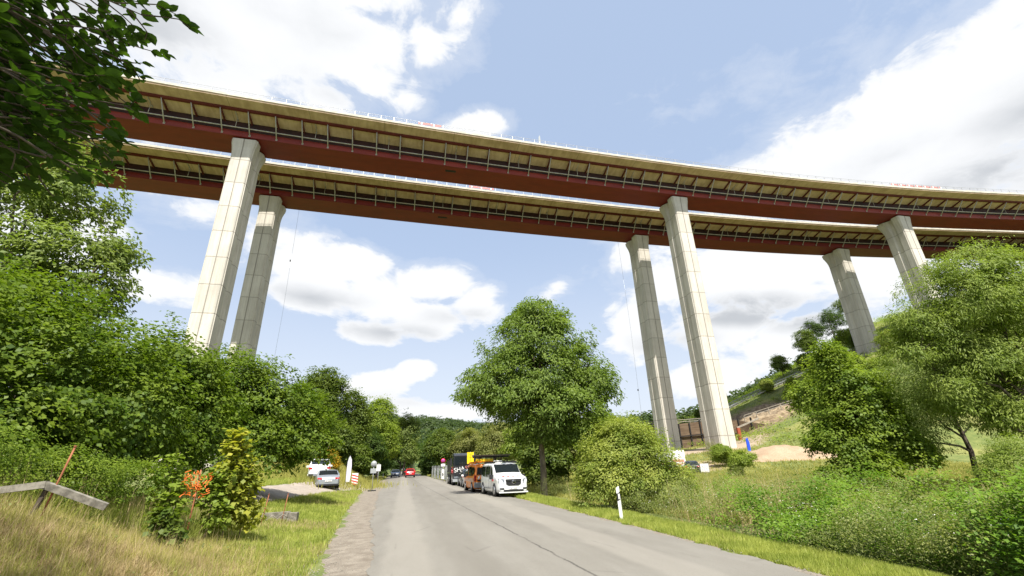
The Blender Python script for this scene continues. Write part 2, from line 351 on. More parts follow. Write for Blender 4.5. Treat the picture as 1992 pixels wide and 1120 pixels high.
# ---------------------------------------------------------------- terrain
def ss(t): t = np.clip(t, 0, 1); return t * t * (3 - 2 * t)
def roadz(y): return 0.2 * ss((y - 50) / 50) + 0.3 * ss((y - 110) / 200)
def redge(y):
    return (np.interp(y, [-40, 7, 9.6, 13.3, 22, 40, 85, 153, 260], [.9, -.35, -.5, -.7, -1.2, -1.8, -2.7, -3.0, -4]),
            np.interp(y, [-40, 7, 14, 28, 49, 84, 122, 260], [5.6, 6.4, 6.55, 6.4, 6.0, 5.0, 4.7, 4]))
def terrain(x, y):
    x = np.asarray(x, float); y = np.asarray(y, float)
    L, R = redge(y); rz = roadz(y); d = (L - x) - 1.5
    z = 1.0 * ss(d / 6.5) * ss((y + 3) / 14)
    z = z + 0.10 * np.maximum(0, -x - 16) * ss((d - 6) / 10)
    z = z + 0.75 * np.exp(-(((x + 6.3) / 2.6) ** 2 + ((y - 8.6) / 2.2) ** 2))
    z = z + 2.6 * np.exp(-(((x + 11.5) / 5.5) ** 2 + ((y - 58) / 7.) ** 2))
    e = x - R - 1.0
    z = z - 0.25 * ss(e / 2) * (1 - ss((e - 3) / 6))
    z = z + 2.7 * ss((x - 30) / 25) * ss((y - 45) / 28)
    x0 = 66 + np.maximum(0, 78 - y)
    h = .42 * (x - x0)
    z = z + np.where(h > -8, np.log1p(np.exp(np.clip(h / 2.4, -20, 20))) * 2.4, 0) * 1.0 * np.where(h / 2.4 > 20, 1, 1) * (1 - .55 * ss((x - 220) / 200)) * ss((y - 5) / 40)
    z = z - 2.6 * np.exp(-(((x - 80) / 9.) ** 2 + ((y - 104) / 9.) ** 2))
    z = z - 5 * np.exp(-((x - 98) / 12.) ** 2 - ((y - 100) / 10.) ** 2)
    az_ = x / np.maximum(y, 1.)
    rid = 44 - 14 * np.exp(-((az_ - .22) / .16) ** 2) + 4 * np.sin(az_ * 9)
    z = z + rid * ss((y - 190) / 300.) * (1 - ss((x - 260) / 300))
    cap = np.interp(az_, [-9, 0, .2, .5, .68, .82, 1.01, 1.25, 2, 4], [.2, .10, .075, .083, .092, .132, .215, .33, .7, 1.5]) * y + 1.75 - 7 * ss((y - 135) / 40)
    z = np.where(y > 60, np.minimum(z, np.maximum(cap, 2.0)), z)
    c = np.exp(-np.maximum(0, np.maximum(L - 1.25 - x, x - R - .25) - .2) ** 2 / 0.4)
    z = z + .035 * np.sin(x * 2.1 + 1.3 * np.sin(y * 1.7)) * np.sin(y * 1.5 + x * .6) * (1 - c)
    return z * (1 - c) + (-.05) * c + rz
def tz(x, y): return float(terrain(x, y))

u = np.linspace(-1, 1, 420); gx = np.sinh(u * 5.9) * 7.5 + 2
v = np.linspace(0, 1, 460); gy = -45 + 52 * v + np.sinh(v * 6.0) * 8.6
GX, GY = np.meshgrid(gx, gy, indexing='ij')
grid_mesh('ground', np.stack([GX, GY, terrain(GX, GY)], -1), M['ground'], kind='structure')
ys = np.concatenate([np.linspace(-40, 3, 40), np.linspace(3.2, 45, 330), np.linspace(45.6, 60, 30), np.linspace(61, 320, 120)])
rng = np.random.default_rng(5)
def wob(n, a, s):
    k = rng.normal(0, 1, n); w_ = np.convolve(k, np.ones(s) / s, 'same'); return w_ * a
L, Rr = redge(ys)
for _ in range(30): L[1:-1] = (L[:-2] + 2 * L[1:-1] + L[2:]) / 4; Rr[1:-1] = (Rr[:-2] + 2 * Rr[1:-1] + Rr[2:]) / 4
Lw = L + wob(len(ys), .10, 5) + wob(len(ys), .12, 17); Rw = Rr + wob(len(ys), .13, 5) + wob(len(ys), .15, 17)
t = np.linspace(0, 1, 9)[None, :]
P = np.stack([Lw[:, None] * (1 - t) + Rw[:, None] * t, ys[:, None] + 0 * t, roadz(ys)[:, None] + .05 * (1 - (2 * t - 1) ** 2)], -1)
grid_mesh('road', P[:, ::-1], M['asphalt'], kind='structure')
# gravel shoulder on the left of the carriageway
wd = np.interp(ys, [-40, 9, 14, 25, 45, 58, 70, 90, 320], [1.3, 1.25, 1.15, 1.35, 1.7, 2.6, 2.0, .8, .4])
t = np.linspace(0, 1, 9)[None, :]
sx = (L + .12)[:, None] - t * (wd + wob(len(ys), .2, 5) + wob(len(ys), .45, 21))[:, None]
gxr = sx; gzr = np.maximum(terrain(sx, ys[:, None] + 0 * sx) + .03, (roadz(ys) - .006)[:, None] - .025 * t) - .05 * t ** 8
grid_mesh('shoulder', np.stack([gxr, ys[:, None] + 0 * sx, gzr], -1), M['shoulder'], kind='structure')
sx = (Rr - .12)[:, None] + t * (.5 + wob(len(ys), .25, 5) + wob(len(ys), .4, 19))[:, None]
grid_mesh('gravel_edge', np.stack([sx, ys[:, None] + 0 * sx, np.maximum(terrain(sx, ys[:, None] + 0 * sx) + .015, (roadz(ys) - .012)[:, None] - .05 * t)], -1)[:, ::-1], M['shoulder'], kind='structure')
# side road climbing to the left
sr = np.array([(-1.9, 58.5, 3.2), (-3.6, 54, 3.0), (-5.6, 49.5, 2.6), (-6.7, 44, 2.2), (-7.2, 38, 1.9), (-7.25, 30, 1.55), (-7.1, 24, 1.2), (-6.95, 19.5, .95), (-7.5, 16.5, .9), (-9.2, 14.6, .9), (-13, 13.5, .9)])
k = np.linspace(0, len(sr) - 1, 90); sr = np.stack([np.interp(k, range(len(sr)), sr[:, i]) for i in range(3)], -1)
for _ in range(4): sr[1:-1] = (sr[:-2] + 2 * sr[1:-1] + sr[2:]) / 4
tn = np.gradient(sr[:, :2], axis=0); tn /= np.linalg.norm(tn, axis=1)[:, None]; nr = np.stack([-tn[:, 1], tn[:, 0]], -1)
t = np.linspace(-1, 1, 13)[None, :, None]
wid = (sr[:, 2] + wob(90, .25, 3))[:, None, None]
Q = sr[:, None, :2] + nr[:, None, :] * t * wid
zz = terrain(Q[..., 0], Q[..., 1]) + .03 - .05 * np.abs(t[..., 0]) ** 6
grid_mesh('track', np.concatenate([Q, zz[..., None]], -1), M['sideroad'], kind='structure')

# ---------------------------------------------------------------- the twin viaducts
def cy(x, base):
    d = np.asarray(x, float) - 62; r = np.clip(d, 0, 88)
    v_ = base - .14 - np.where(d < 0, 3.1e-4 * d * d, 6.3e-4 * r * r + (d - r) * 2 * 6.3e-4 * 88 * (d > 88))
    return float(v_) if np.ndim(x) == 0 else v_
ZB, ZT = 59.75, 64.55
def sweep(prof, base, name, m, parent, xs, closed=True):
    n = len(prof); Pm = np.zeros((len(xs), n + (1 if closed else 0), 3))
    for j in range(Pm.shape[1]):
        dy, z = prof[j % n]
        Pm[:, j, 0] = xs; Pm[:, j, 1] = cy(xs, base) + dy; Pm[:, j, 2] = z
    return grid_mesh(name, Pm, m, parent, smooth=False)
XS = np.linspace(-130, 330, 93)
def viaduct(base, far, label, name, piers, banners):
    root = empty('viaduct', (0, 0, 0), 0, label, 'bridge')
    bw = 5.4 if base < 80 else 5.3
    nl = -5.25
    # concrete slab: outer fascia, tan underside thickening towards the box
    sweep([(nl, ZT - .32), (nl + .05, 63.88), (-3.0, 63.72), (-.1, 63.0), (bw + .1, 63.0), (bw + 3.0, 63.72), (bw + far - .05, 63.88), (bw + far, ZT - .32), (bw + far - .3, ZT - .1), (nl + .3, ZT - .1)], base, 'deck_slab', M['deck'], root, XS)
    for s0, s1 in ((nl - .12, nl + .75), (bw + far - .75, bw + far + .12)):
        a, b = (s0, s1)
        sweep([(a, ZT - .34), (a, ZT + .12), (b, ZT + .16), (b, ZT - .09), (a + .14 if a < 0 else a, ZT - .335)] if a < 0 else [(a, ZT - .09), (a, ZT + .16), (b, ZT + .12), (b, ZT - .34), (b - .14, ZT - .335)], base, 'edge_cap', M['cap'], root, XS)
    # steel box girder with bottom flange lips
    sweep([(0, ZB), (0, 61.0), (.06, 61.02), (.04, 63.05), (bw - .04, 63.05), (bw - .06, 61.02), (bw, 61.0), (bw, ZB)], base, 'box_girder', M['steel'], root, XS)
    sweep([(.02, 61.03), (-.02, 61.06), (-.02, 63.04), (.03, 63.03)], base, 'upper_web_shade', M['webshade'], root, XS)  # near-black strip over the web, painting in the shade under the slab
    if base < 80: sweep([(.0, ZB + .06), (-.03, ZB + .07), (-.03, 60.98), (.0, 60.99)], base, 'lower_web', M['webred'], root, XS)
    sweep([(-.14, ZB - .035), (-.14, ZB + .02), (bw + .14, ZB + .02), (bw + .14, ZB - .035)], base, 'bottom_flange', M['steel'], root, XS)
    for s0 in (-3.02, bw + 2.55):
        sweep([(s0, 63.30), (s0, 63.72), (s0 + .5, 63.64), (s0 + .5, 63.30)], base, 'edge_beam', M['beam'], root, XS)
    # drain pipe along the struts
    pts = [(x, cy(x, base) - .75, 61.15) for x in XS]
    MB().tube(pts, .11, 8).build('drain_pipe', M['strut'], root)
    st0 = cb0 = None; far_s = MB(); seam = MB()
    n = 0
    x = -67.5 - (0 if base < 80 else 1.2)
    while x < 265:
        y = cy(x, base)
        if st0 is None:
            st0 = MB().tube([(0, -.0, 0), (0, -2.75, 3.2)], .105, 8).add([], []).build('strut', M['strut'], root)
            MB().box(-.16, .16, -.02, .16, -.2, .22).build('strut_foot', M['strut'], st0)
            b = MB(); b.add([(-.11, -2.6, 3.17), (.11, -2.6, 3.17), (.11, 0, 2.45), (-.11, 0, 2.45), (-.11, -2.6, 3.62), (.11, -2.6, 3.62), (.11, 0, 2.95), (-.11, 0, 2.95)], [(3, 2, 1, 0), (4, 5, 6, 7), (0, 1, 5, 4), (1, 2, 6, 5), (2, 3, 7, 6), (3, 0, 4, 7)])
            cb0 = b.build('cross_beam', M['beam'], root)
            s1, c1 = st0, cb0
        else:
            s1 = st0.copy(); COL.objects.link(s1); s1.parent = root
            f1 = st0.children[0].copy(); COL.objects.link(f1); f1.parent = s1
            c1 = cb0.copy(); COL.objects.link(c1); c1.parent = root
        s1.location = (x, y - .08, ZB + .42); c1.location = (x, y - .03, ZB + .42)
        far_s.tube([(x, y + bw, ZB + .4), (x, y + bw + 2.75, ZB + 3.6)], .105, 6)
        far_s.bar((x, y + bw, 62.9), (x, y + bw + 2.6, 63.5), .2, .3)
        if n % 3 == 1:
            seam.add([(x + 2.2, y - 2.5, 63.62), (x + 2.3, y - 2.5, 63.62), (x + 2.3, y - .1, 62.98), (x + 2.2, y - .1, 62.98), (x + 2.2, y - 2.5, 63.5), (x + 2.3, y - 2.5, 63.5), (x + 2.3, y - .1, 62.86), (x + 2.2, y - .1, 62.86)], [(4, 5, 6, 7), (0, 4, 7, 3), (1, 2, 6, 5), (3, 7, 6, 2)])
            MB().tube([(x + 2.25, y - .75, 61.2), (x + 2.25, y - .75, 62.9)], .05, 6).build('pipe_hanger', M['strut'], root)
        x += 4.52; n += 1
    far_s.build('strut', M['strut'], root)['kind'] = 'stuff'
    o = seam.build('joint_ribs', M['strut'], root); o['kind'] = 'stuff'
    # railing on the near edge, and a plain one on the far edge
    for off in (nl + .3, bw + far - .3):
        rl = MB()
        for zz_ in (ZT + 1.22, ZT + .82, ZT + .45):
            rl.tube([(x_, cy(x_, base) + off, zz_) for x_ in XS], .035 if zz_ > ZT + 1 else .018, 5)
        for x_ in np.arange(-128, 328, 2.4): rl.box(x_ - .035, x_ + .035, cy(x_, base) + off - .03, cy(x_, base) + off + .03, ZT + .1, ZT + 1.22)
        rl.build('railing', M['galv'], root)
    # manhole in the bottom flange
    for hx in ((6.2,) if base < 80 else (6.0,)):
        y = cy(hx, base); MB().box(hx - 1.1, hx + 1.1, y + 1.1, y + 1.75, ZB - .06, ZB - .036).build('inspection_hatch', M['dark'], root)
    for (x0, x1) in banners:
        q = x0; y0 = lambda q_: cy(q_, base) + nl + .24
        while q < x1 - .1:
            e_ = min(q + 2.3, x1); o = MB().box(q, e_, y0(q) - .03, y0(q), ZT + .55, ZT + 1.0).build('barrier_board', M['pink'], root)
            MB().box(q + .5, q + .8, y0(q) - .034, y0(q) - .0305, ZT + .57, ZT + .98).build('white_stripe', M['white'], o)
            q += 2.4
    for px, zbase, lab in piers: pier(root, px, cy(px, base) + .25, zbase, bw, lab)
    return root
def pier(root, px, yf, zb, bw, lab):
    """px centre along the bridge, yf front face"""
    hw = 1.74; dp = 5.0; m = MB()
    def ring(z, fx, ff, fb, ch=.34):
        # section: two legs with a recessed flute in each side face, centre groove at front and back
        a = hw + fx; y0 = -ff; y1 = dp + fb; g = .05
        pts = [(-a + ch, y0), (-g, y0), (-g, y0 + .07), (g, y0 + .07), (g, y0), (a - ch, y0), (a - ch * .55, y0 + .10), (a - .10, y0 + ch), (a, y0 + ch + .02),
               (a, y0 + 1.75 + .3 * fx), (a - .28 - fx, 2.15), (a - .28 - fx, dp - 2.15), (a, y1 - 1.75 - .3 * fx), (a, y1 - ch), (a - ch, y1), (-a + ch, y1),
               (-a, y1 - ch), (-a, y1 - 1.75 - .3 * fx), (-a + .28 + fx, dp - 2.15), (-a + .28 + fx, 2.15), (-a, y0 + 1.75 + .3 * fx), (-a, y0 + ch + .02), (-a + .10, y0 + ch), (-a + ch * .55, y0 + .10)]
        return [(x, y, z) for x, y in pts]
    top = ZB - .30; R0 = []
    for z, fx, ff, fb in ((zb - 3, .06, .05, .1), (top - 4.2, 0, 0, 0), (top - 3.2, .04, .0, .1), (top - 2.3, .13, .02, .3), (top - 1.5, .26, .05, .55), (top - .85, .40, .1, .8), (top, .46, .14, .9)):
        R0.append(ring(z, fx, ff, fb))
    n = len(R0[0]); vs = [p for r in R0 for p in r]; fs = []
    for i in range(len(R0) - 1):
        for k_ in range(n): k2 = (k_ + 1) % n; fs.append((i * n + k_, i * n + k2, (i + 1) * n + k2, (i + 1) * n + k_))
    fs.append(tuple(range((len(R0) - 1) * n, len(R0) * n)))
    m.add(vs, fs); o = m.build('pier', M['pier'], root, (px, yf, 0)); tag(o, lab)
    b = MB()
    for bx in (-1, 1):
        for by in (.7, dp - .2): b.box(bx - .45, bx + .45, by - .4, by + .4, top + .002, ZB - .037)
    b.build('bearing', M['dark'], o)
    return o
viaduct(77.5, 5.5, 'nearer red steel viaduct on tall concrete piers, the higher deck in the photo', 'front',
        [(-32.1, 2, 'left pier of the nearer viaduct'), (60.1, 1.5, 'middle pier of the nearer viaduct, widest in view'), (124.6, 16, 'right pier of the nearer viaduct, partly behind the willow')], [(-.9, 3.6), (117, 132)])
viaduct(96.5, 6.2, 'farther red steel viaduct, seen below and behind the nearer deck', 'back',
        [(-32.6, 3, 'left pier of the farther viaduct, in shade with a sunlit band'), (60.4, 2, 'middle pier of the farther viaduct, sunlit strip low down'), (126.0, 20, 'right pier of the farther viaduct on the hillside')], [(11.8, 18)])
o = empty('signal_mast', (24.6, cy(24.6, 77.5) - 4.3, ZT + .17), 0, 'small white pennant-shaped mast on the edge of the nearer bridge deck', 'mast')
MB().tube([(0, 0, 0), (0, 0, 1.9)], .05, 6).build('pole', M['galv'], o)
MB().add([(-.28, 0, .8), (.28, 0, .8), (.22, 0, 3.0), (0.05, 0, 3.9), (-.25, 0, 3.0), (-.28, .08, .8), (.28, .08, .8), (.22, .08, 3.0), (.05, .08, 3.9), (-.25, .08, 3.0)], [(0, 1, 2, 3, 4), (9, 8, 7, 6, 5), (0, 5, 6, 1), (1, 6, 7, 2), (2, 7, 8, 3), (3, 8, 9, 4), (4, 9, 5, 0)]).build('panel', M['signback'], o)
o.scale = (.8, .8, .8)
for (bx, lab, wz) in ((-27.5, 'thin rope with a small box hanging from the far deck beside the left piers', 40), (55.6, 'thin rope hanging from the far deck left of the middle piers', 12)):
    y = cy(bx, 96.5) + 5.0
    o = empty('hanging_rope', (bx, y, 0), 0, lab, 'rope', 'ropes hanging from the viaduct')
    MB().tube([(0, 0, 8), (.25, 0, 34), (0, 0, ZB - .04)], .022, 5).build('rope', M['galv'], o)
    MB().box(-.12, .12, -.1, .1, wz + 6, wz + 6.4).build('hook_block', M['black'], o)

# ---------------------------------------------------------------- foliage
def unit(v): return v / np.maximum(np.linalg.norm(v, axis=-1, keepdims=True), 1e-9)
def leaves(C, OUT, n, spread, L_, W_, rg, up=.55, droop=.25, flat=.6, fold=.12, lay=.5):
    """C: cluster centres, OUT: outward directions, n leaves each -> quads"""
    k = len(C); c = np.repeat(C, n, 0); out = np.repeat(OUT, n, 0); m = k * n
    sp = np.repeat(np.atleast_1d(spread) * np.ones(k), n)[:, None]
    off = rg.normal(0, 1, (m, 3)); off -= out * (off * out).sum(1)[:, None] * flat
    off[:, 2] *= lay
    p = c + off * sp
    nrm = unit(out * .6 + np.array([0, 0, up]) + rg.normal(0, .34, (m, 3)))
    d = unit(out + rg.normal(0, .75, (m, 3)) + np.array([0, 0, -droop])); d = unit(d - nrm * (d * nrm).sum(1)[:, None])
    s = np.cross(nrm, d); ln = (L_ * rg.uniform(.65, 1.25, m))[:, None]; wd_ = ln * (W_ / L_) * .5
    V = np.empty((m, 4, 3)); V[:, 0] = p; V[:, 1] = p + d * ln * .5 + s * wd_ + nrm * ln * fold; V[:, 2] = p + d * ln - nrm * ln * fold * .6; V[:, 3] = p + d * ln * .5 - s * wd_ + nrm * ln * fold
    return V.reshape(-1, 3)
def clusters(blobs_, n, rg, shell=.55, gap=.0, gs=1.0, cut=-.55):
    """points spread over the outer part of overlapping ellipsoids"""
    B = np.array(blobs_, float); wgt = B[:, 3] * B[:, 4] + B[:, 3] * B[:, 5] + B[:, 4] * B[:, 5]; wgt /= wgt.sum()
    i = rg.choice(len(B), n * 2, p=wgt); d = unit(rg.normal(0, 1, (n * 2, 3)))
    r = shell + (1 - shell) * rg.uniform(0, 1, n * 2) ** .6
    # lumpy radius
    ph = B[i, :3].sum(1)
    r *= 1 + .17 * np.sin(d[:, 0] * 6 + ph) * np.sin(d[:, 2] * 7 + ph * 1.7) + .12 * np.sin(d[:, 1] * 10 + d[:, 2] * 12 + ph) + .06 * np.sin(d[:, 0] * 19 + d[:, 2] * 17)
    p = B[i, :3] + d * B[i, 3:6] * r[:, None]
    keep = d[:, 2] > cut
    if gap > 0:
        q = p / gs
        nz = np.sin(q[:, 0] * 2.1 + 1.7 * np.sin(q[:, 1] * 1.3)) + np.sin(q[:, 1] * 2.7 + 1.1 * np.sin(q[:, 2] * 1.9)) + np.sin(q[:, 2] * 2.3 + 1.4 * np.sin(q[:, 0] * 1.6))
        keep &= nz > (-3 + 6 * gap) * .5
    p = p[keep][:n]; d = d[keep][:n]
    return p, unit(d * B[i[keep][:n], 3:6])
def branches(m, base, pts, r0, rg, trunk_top=None, mains=()):
    base = Vector(base); tt = Vector(trunk_top); nodes = []
    path = [base.lerp(tt, q / 7) + Vector((rg.normal(0, 1), rg.normal(0, 1), 0)) * r0 * (.45 if 0 < q < 7 else 0) for q in range(8)]
    rad = [r0 * (1.12 - .13 * q) for q in range(8)]
    m.tube([base - Vector((0, 0, .3)), base] + path[1:], [r0 * 1.5, r0 * 1.22] + rad[1:], 9)
    nodes += [(path[q], rad[q]) for q in range(3, 8)]
    for c in mains:
        c = Vector(c[:3]); q = min(6, max(2, int(7 * (c.z - base.z) / max(tt.z - base.z, .1) * .62))); a = path[q]; ln = (c - a).length
        if ln < .3: continue
        pl = [a]; rr = rad[q] * .62
        for k_ in (.3, .6, .85, 1.0): pl.append(a.lerp(c, k_) + Vector((rg.normal(0, .07), rg.normal(0, .07), .06 - .10 * (k_ - .5) ** 2)) * ln)
        rs_ = [rr, rr * .8, rr * .62, rr * .45, rr * .3]; m.tube(pl, rs_, 6, False); nodes += list(zip(pl[1:], rs_[1:]))
    for p in pts:
        p = Vector(p); a, ra = min(nodes, key=lambda t_: (t_[0] - p).length + max(0, t_[0].z - p.z) * .8); ln = (p - a).length
        m.tube([a, a.lerp(p, .45) + Vector((rg.normal(0, .08), rg.normal(0, .08), .07)) * ln, p], [ra * .55, ra * .34, ra * .1], 5, False)
def tree(name, loc, blobs_, label, cat, leafm, n, per, L_, W_, spread, seed, trunk=None, r0=.15, group=None, shell=.5, gap=0, gs=1., up=.55, droop=.25, bark='bark', nb=14, cut=-.55, flat=.6, cname='crown'):
    rg = np.random.default_rng(seed); o = empty(name, loc, 0, label, cat, group)
    C, O = clusters(blobs_, n, rg, shell, gap, gs, cut)
    V = leaves(C, O, per, spread, L_, W_, rg, up, droop, flat)
    link(cname, fast_mesh(cname, V, 4), leafm, o)
    m = MB(); top = trunk if trunk is not None else (blobs_[0][0], blobs_[0][1], blobs_[0][2])
    k_ = rg.choice(len(C), min(nb, len(C)), replace=False)
    branches(m, (0, 0, 0), C[k_] * .97, r0, rg, top, blobs_[:9]); m.build('trunk', M[bark], o)
    return o
LM = {
 'hedge': leaf_mat('leaf_hazel', (0.048, 0.100, 0.010), (0.188, 0.252, 0.025)),
 'dark': leaf_mat('leaf_dark', (0.038, 0.073, 0.015), (0.087, 0.135, 0.023)),
 'ash': leaf_mat('leaf_ash', (.12, .18, .035), (.26, .31, .09)),
 'maple': leaf_mat('leaf_maple', (.09, .15, .022), (.22, .29, .06)),
 'mid': leaf_mat('leaf_mid', (0.056, 0.099, 0.015), (0.169, 0.215, 0.036)),
 'willow': leaf_mat('leaf_willow', (.12, .18, .022), (.29, .35, .075)),
 'light': leaf_mat('leaf_light', (0.138, 0.208, 0.025), (0.301, 0.368, 0.057)),
 'bush': leaf_mat('leaf_bush', (0.138, 0.203, 0.032), (0.352, 0.380, 0.083)),
 'yel': leaf_mat('leaf_yellowgreen', (0.164, 0.221, 0.032), (0.477, 0.442, 0.063)),
 'broom': leaf_mat('broom_flowers', (.10, .13, .02), (.62, .38, .02)),
 'alder': leaf_mat('leaf_alder', (0.075, 0.135, 0.015), (0.226, 0.295, 0.032)),
 'beech': leaf_mat('leaf_beech', (0.025, 0.058, 0.008), (0.067, 0.121, 0.014), trans=.42),
 'olive': leaf_mat('leaf_olive', (0.150, 0.178, 0.045), (0.289, 0.288, 0.095)),
 'far': leaf_mat('leaf_farwood', (.028, .052, .022), (.085, .12, .038), patch=.03),
 'weed': leaf_mat('leaf_weed', (.085, .125, .03), (.34, .36, .13), patch=.7),
 'bramble': leaf_mat('leaf_bramble', (.055, .13, .014), (.24, .36, .045), patch=.5),
 'grass': leaf_mat('grass_blade', (.19, .25, .035), (.48, .50, .13), trans=.4, patch=.8),
 'straw': leaf_mat('straw', (.23, .17, .085), (.58, .46, .26), trans=.2, patch=1.2),
 'meadow': leaf_mat('meadow_grass', (.20, .215, .045), (.44, .40, .12), trans=.3, patch=.15),
}
# --- big roadside maple right of the vans
MBl = [(.1, -.7, 3.5, 2.0, 1.6, .95), (1.7, -.3, 3.3, 1.7, 1.6, 1.0), (0.15, 0, 6.8, 4.5, 3.6, 2.6), (.1, 0, 9.0, 3.4, 3.0, 2.3), (.0, 0, 10.6, 2.2, 2.0, 1.7), (.0, 0, 11.7, 1.2, 1.2, 1.0), (-2.7, -.4, 6.2, 2.5, 2.6, 1.75), (3.0, -.2, 6.3, 2.5, 2.6, 1.9), (.9, -1.6, 4.6, 3.1, 2.3, 1.7), (2.6, .4, 4.2, 2.0, 2.0, 1.5), (-1.2, -1.4, 5.2, 2.4, 2.2, 1.4), (0, 2, 5.4, 3.4, 2.4, 2.2)]
MBl = [tuple(q * 1.153 for q in b_) for b_ in MBl[2:] + MBl[:2]]
tree('maple_tree', (9.55, 32.3, tz(9.55, 32.3)), MBl, 'large free-standing round-crowned tree with a bare trunk beside the parked white van', 'tree', LM['maple'], 6000, 15, .25, .10, .30, 11, (.2, 0, 12.0), .21, shell=.42, gap=.29, gs=1.1, droop=.7, bark='barkgrey', nb=50)
# --- left hedge of large hazels
tree('hazel_bush', (-9.0, 13.2, tz(-9, 13.2)), [(-.2, 0, 2.7, 2.6, 2.3, 2.6), (-1.6, -.8, 3.9, 2.4, 2.0, 1.9), (1.4, .8, 2.3, 2.0, 1.8, 2.0), (.2, -1.0, 1.5, 2.4, 1.6, 1.4), (-3.4, 0, 2.6, 2.4, 2, 2.4)], 'large dark hazel bush at the left edge, below the overhanging branch', 'bush', LM['hedge'], 3600, 12, .125, .095, .17, 21, r0=.07, group='hazel bushes along the left of the track', shell=.55, gap=.22, gs=.6, nb=24)
tree('hazel_bush', (-9.2, 18.2, tz(-9.2, 18.2)), [(0, 0, 3.1, 2.5, 2.2, 2.7), (-1.7, 0, 3.9, 2.2, 2, 2.0), (1.3, .2, 2.5, 2.1, 2, 2.2), (.2, -1.3, 1.6, 2.6, 1.6, 1.5), (1.2, -.6, 4.2, 1.4, 1.3, 1.1)], 'tall bright green hazel bush mid-hedge, in front of the left piers', 'bush', LM['hedge'], 3800, 12, .135, .10, .19, 22, r0=.08, group='hazel bushes along the left of the track', shell=.55, gap=.22, gs=.65, nb=24)
tree('hazel_bush', (-8.4, 26.5, tz(-8.4, 26.5)), [(.2, 0, 3.8, 3.1, 2.8, 3.2), (-1.0, 0, 4.9, 2.4, 2.3, 2.2), (2.2, .6, 3.0, 2.3, 2.3, 2.6), (3.2, .2, 2.1, 1.5, 1.8, 1.5), (.5, -1.6, 2.0, 3.0, 1.8, 1.9), (-3, -.4, 3.4, 2.6, 2.4, 2.9)], 'round green bush at the right end of the hedge, beside the silver car', 'bush', LM['hedge'], 4600, 12, .165, .12, .23, 23, r0=.10, group='hazel bushes along the left of the track', shell=.52, gap=.22, gs=.75, nb=26)
tree('ash_tree', (-15.4, 19.5, tz(-15.4, 19.5)), [(-.5, 0, 10.6, 3.2, 2.8, 3.0), (1.8, -.4, 8.3, 2.5, 2.3, 2.4), (-2.6, 0, 8.4, 3, 2.6, 3), (.2, 0, 6.2, 3.5, 2.8, 2.3), (2.9, .2, 9.6, 1.3, 1.2, 1.0), (-.9, 0, 13.4, 2.1, 1.8, 1.8), (1.2, -.2, 12.0, 1.9, 1.7, 1.6), (3.0, -.2, 7.6, 1.6, 1.4, 1.4)], 'tall airy light green tree with visible branches rising behind the left hedge', 'tree', LM['ash'], 2500, 13, .21, .10, .21, 24, (0, 0, 11), .20, shell=.25, gap=.36, gs=1.0, droop=.3, nb=110, cut=-.8)
tree('elder_bush', (-13.2, 15.8, tz(-13.2, 15.8)), [(0, 0, 4.2, 2.3, 2, 3.0), (1.2, .4, 5.4, 1.7, 1.6, 1.6), (-1.8, 0, 5.0, 2.2, 2, 2.4)], 'dark green tree filling the gap between the left hedge and the airy tree', 'tree', LM['hedge'], 2400, 12, .15, .10, .22, 25, (0, 0, 5), .12, shell=.55, gap=.15, nb=24)
tree('low_hedge', (-8.1, 9.9, tz(-8.1, 9.9)), [(0, 0, .75, 2.0, 1.0, .85), (-1.9, -.3, .95, 1.8, 1.0, .95), (1.3, 1.2, .45, 1.5, .9, .6), (2.1, 2.6, .35, 1.2, .9, .5)], 'low dense dark green privet-like thicket behind the concrete beam', 'bush', LM['alder'], 3400, 12, .055, .035, .10, 26, r0=.03, shell=.6, nb=10, up=.8)
# --- trees along the road beyond
def T2(lab, x, y, w_, h, lm, seed, n=1500, gap=.12, cat='tree', name='roadside_tree', dark=False, zc=None, base=.32, grp='trees beyond the junction', leaf=.30):
    rg = np.random.default_rng(seed); bl = [(0, 0, h * .62, w_ * .72, w_ * .65, h * .38)]
    for i in range(7):
        a = rg.uniform(0, 6.28); q = rg.uniform(.3, .62); hz = rg.uniform(base, .78)
        bl.append((math.cos(a) * w_ * q, math.sin(a) * w_ * q, h * hz, w_ * rg.uniform(.34, .5), w_ * rg.uniform(.34, .5), h * rg.uniform(.16, .25)))
    bl.append((0, 0, h * .86, w_ * .4, w_ * .4, h * .15))
    z = tz(x, y) if zc is None else zc
    return tree(name, (x, y, z), bl, lab, cat, LM[lm], n, 12, leaf, leaf * .62, leaf * 1.25, seed, (0, 0, h * .85), h * .016, grp, shell=.5, gap=gap, gs=w_ * .3, nb=16)
T2('tall dark green tree left of the road, tallest between hedge and underpass of leaves', -12.6, 69, 4.6, 14.6, 'mid', 31, 2200)
T2('dark tree just right of the tallest left roadside tree, leaning to the road', -8.3, 74, 3.4, 12.6, 'mid', 32, 1500)
T2('full leafy tree whose crown overhangs the road where it enters the shade', -4.9, 93, 5.0, 14.8, 'light', 33, 2300)
T2('dark lower tree under the overhanging crown at the left road edge', -6.6, 84, 3.6, 8.5, 'dark', 34, 1400)
T2('pale flowering tree right behind the overhanging crown', 0.2, 108, 4.2, 13.5, 'ash', 35, 1500)
T2('dark tree closing the leafy tunnel over the road', -1.0, 150, 7.0, 13.0, 'dark', 36, 1500, leaf=.4)
T2('dark low tree mass left of the road where it vanishes', -9.0, 132, 6.0, 9.5, 'dark', 55, 1500, leaf=.4, base=.15)
T2('dark bushy tree at the right road edge where the road vanishes', 8.6, 128, 3.8, 6.5, 'dark', 56, 1300, leaf=.35, base=.15)
T2('dark foliage straight ahead at the end of the road', 2.0, 200, 9.0, 12, 'dark', 57, 1500, leaf=.5, base=.12)
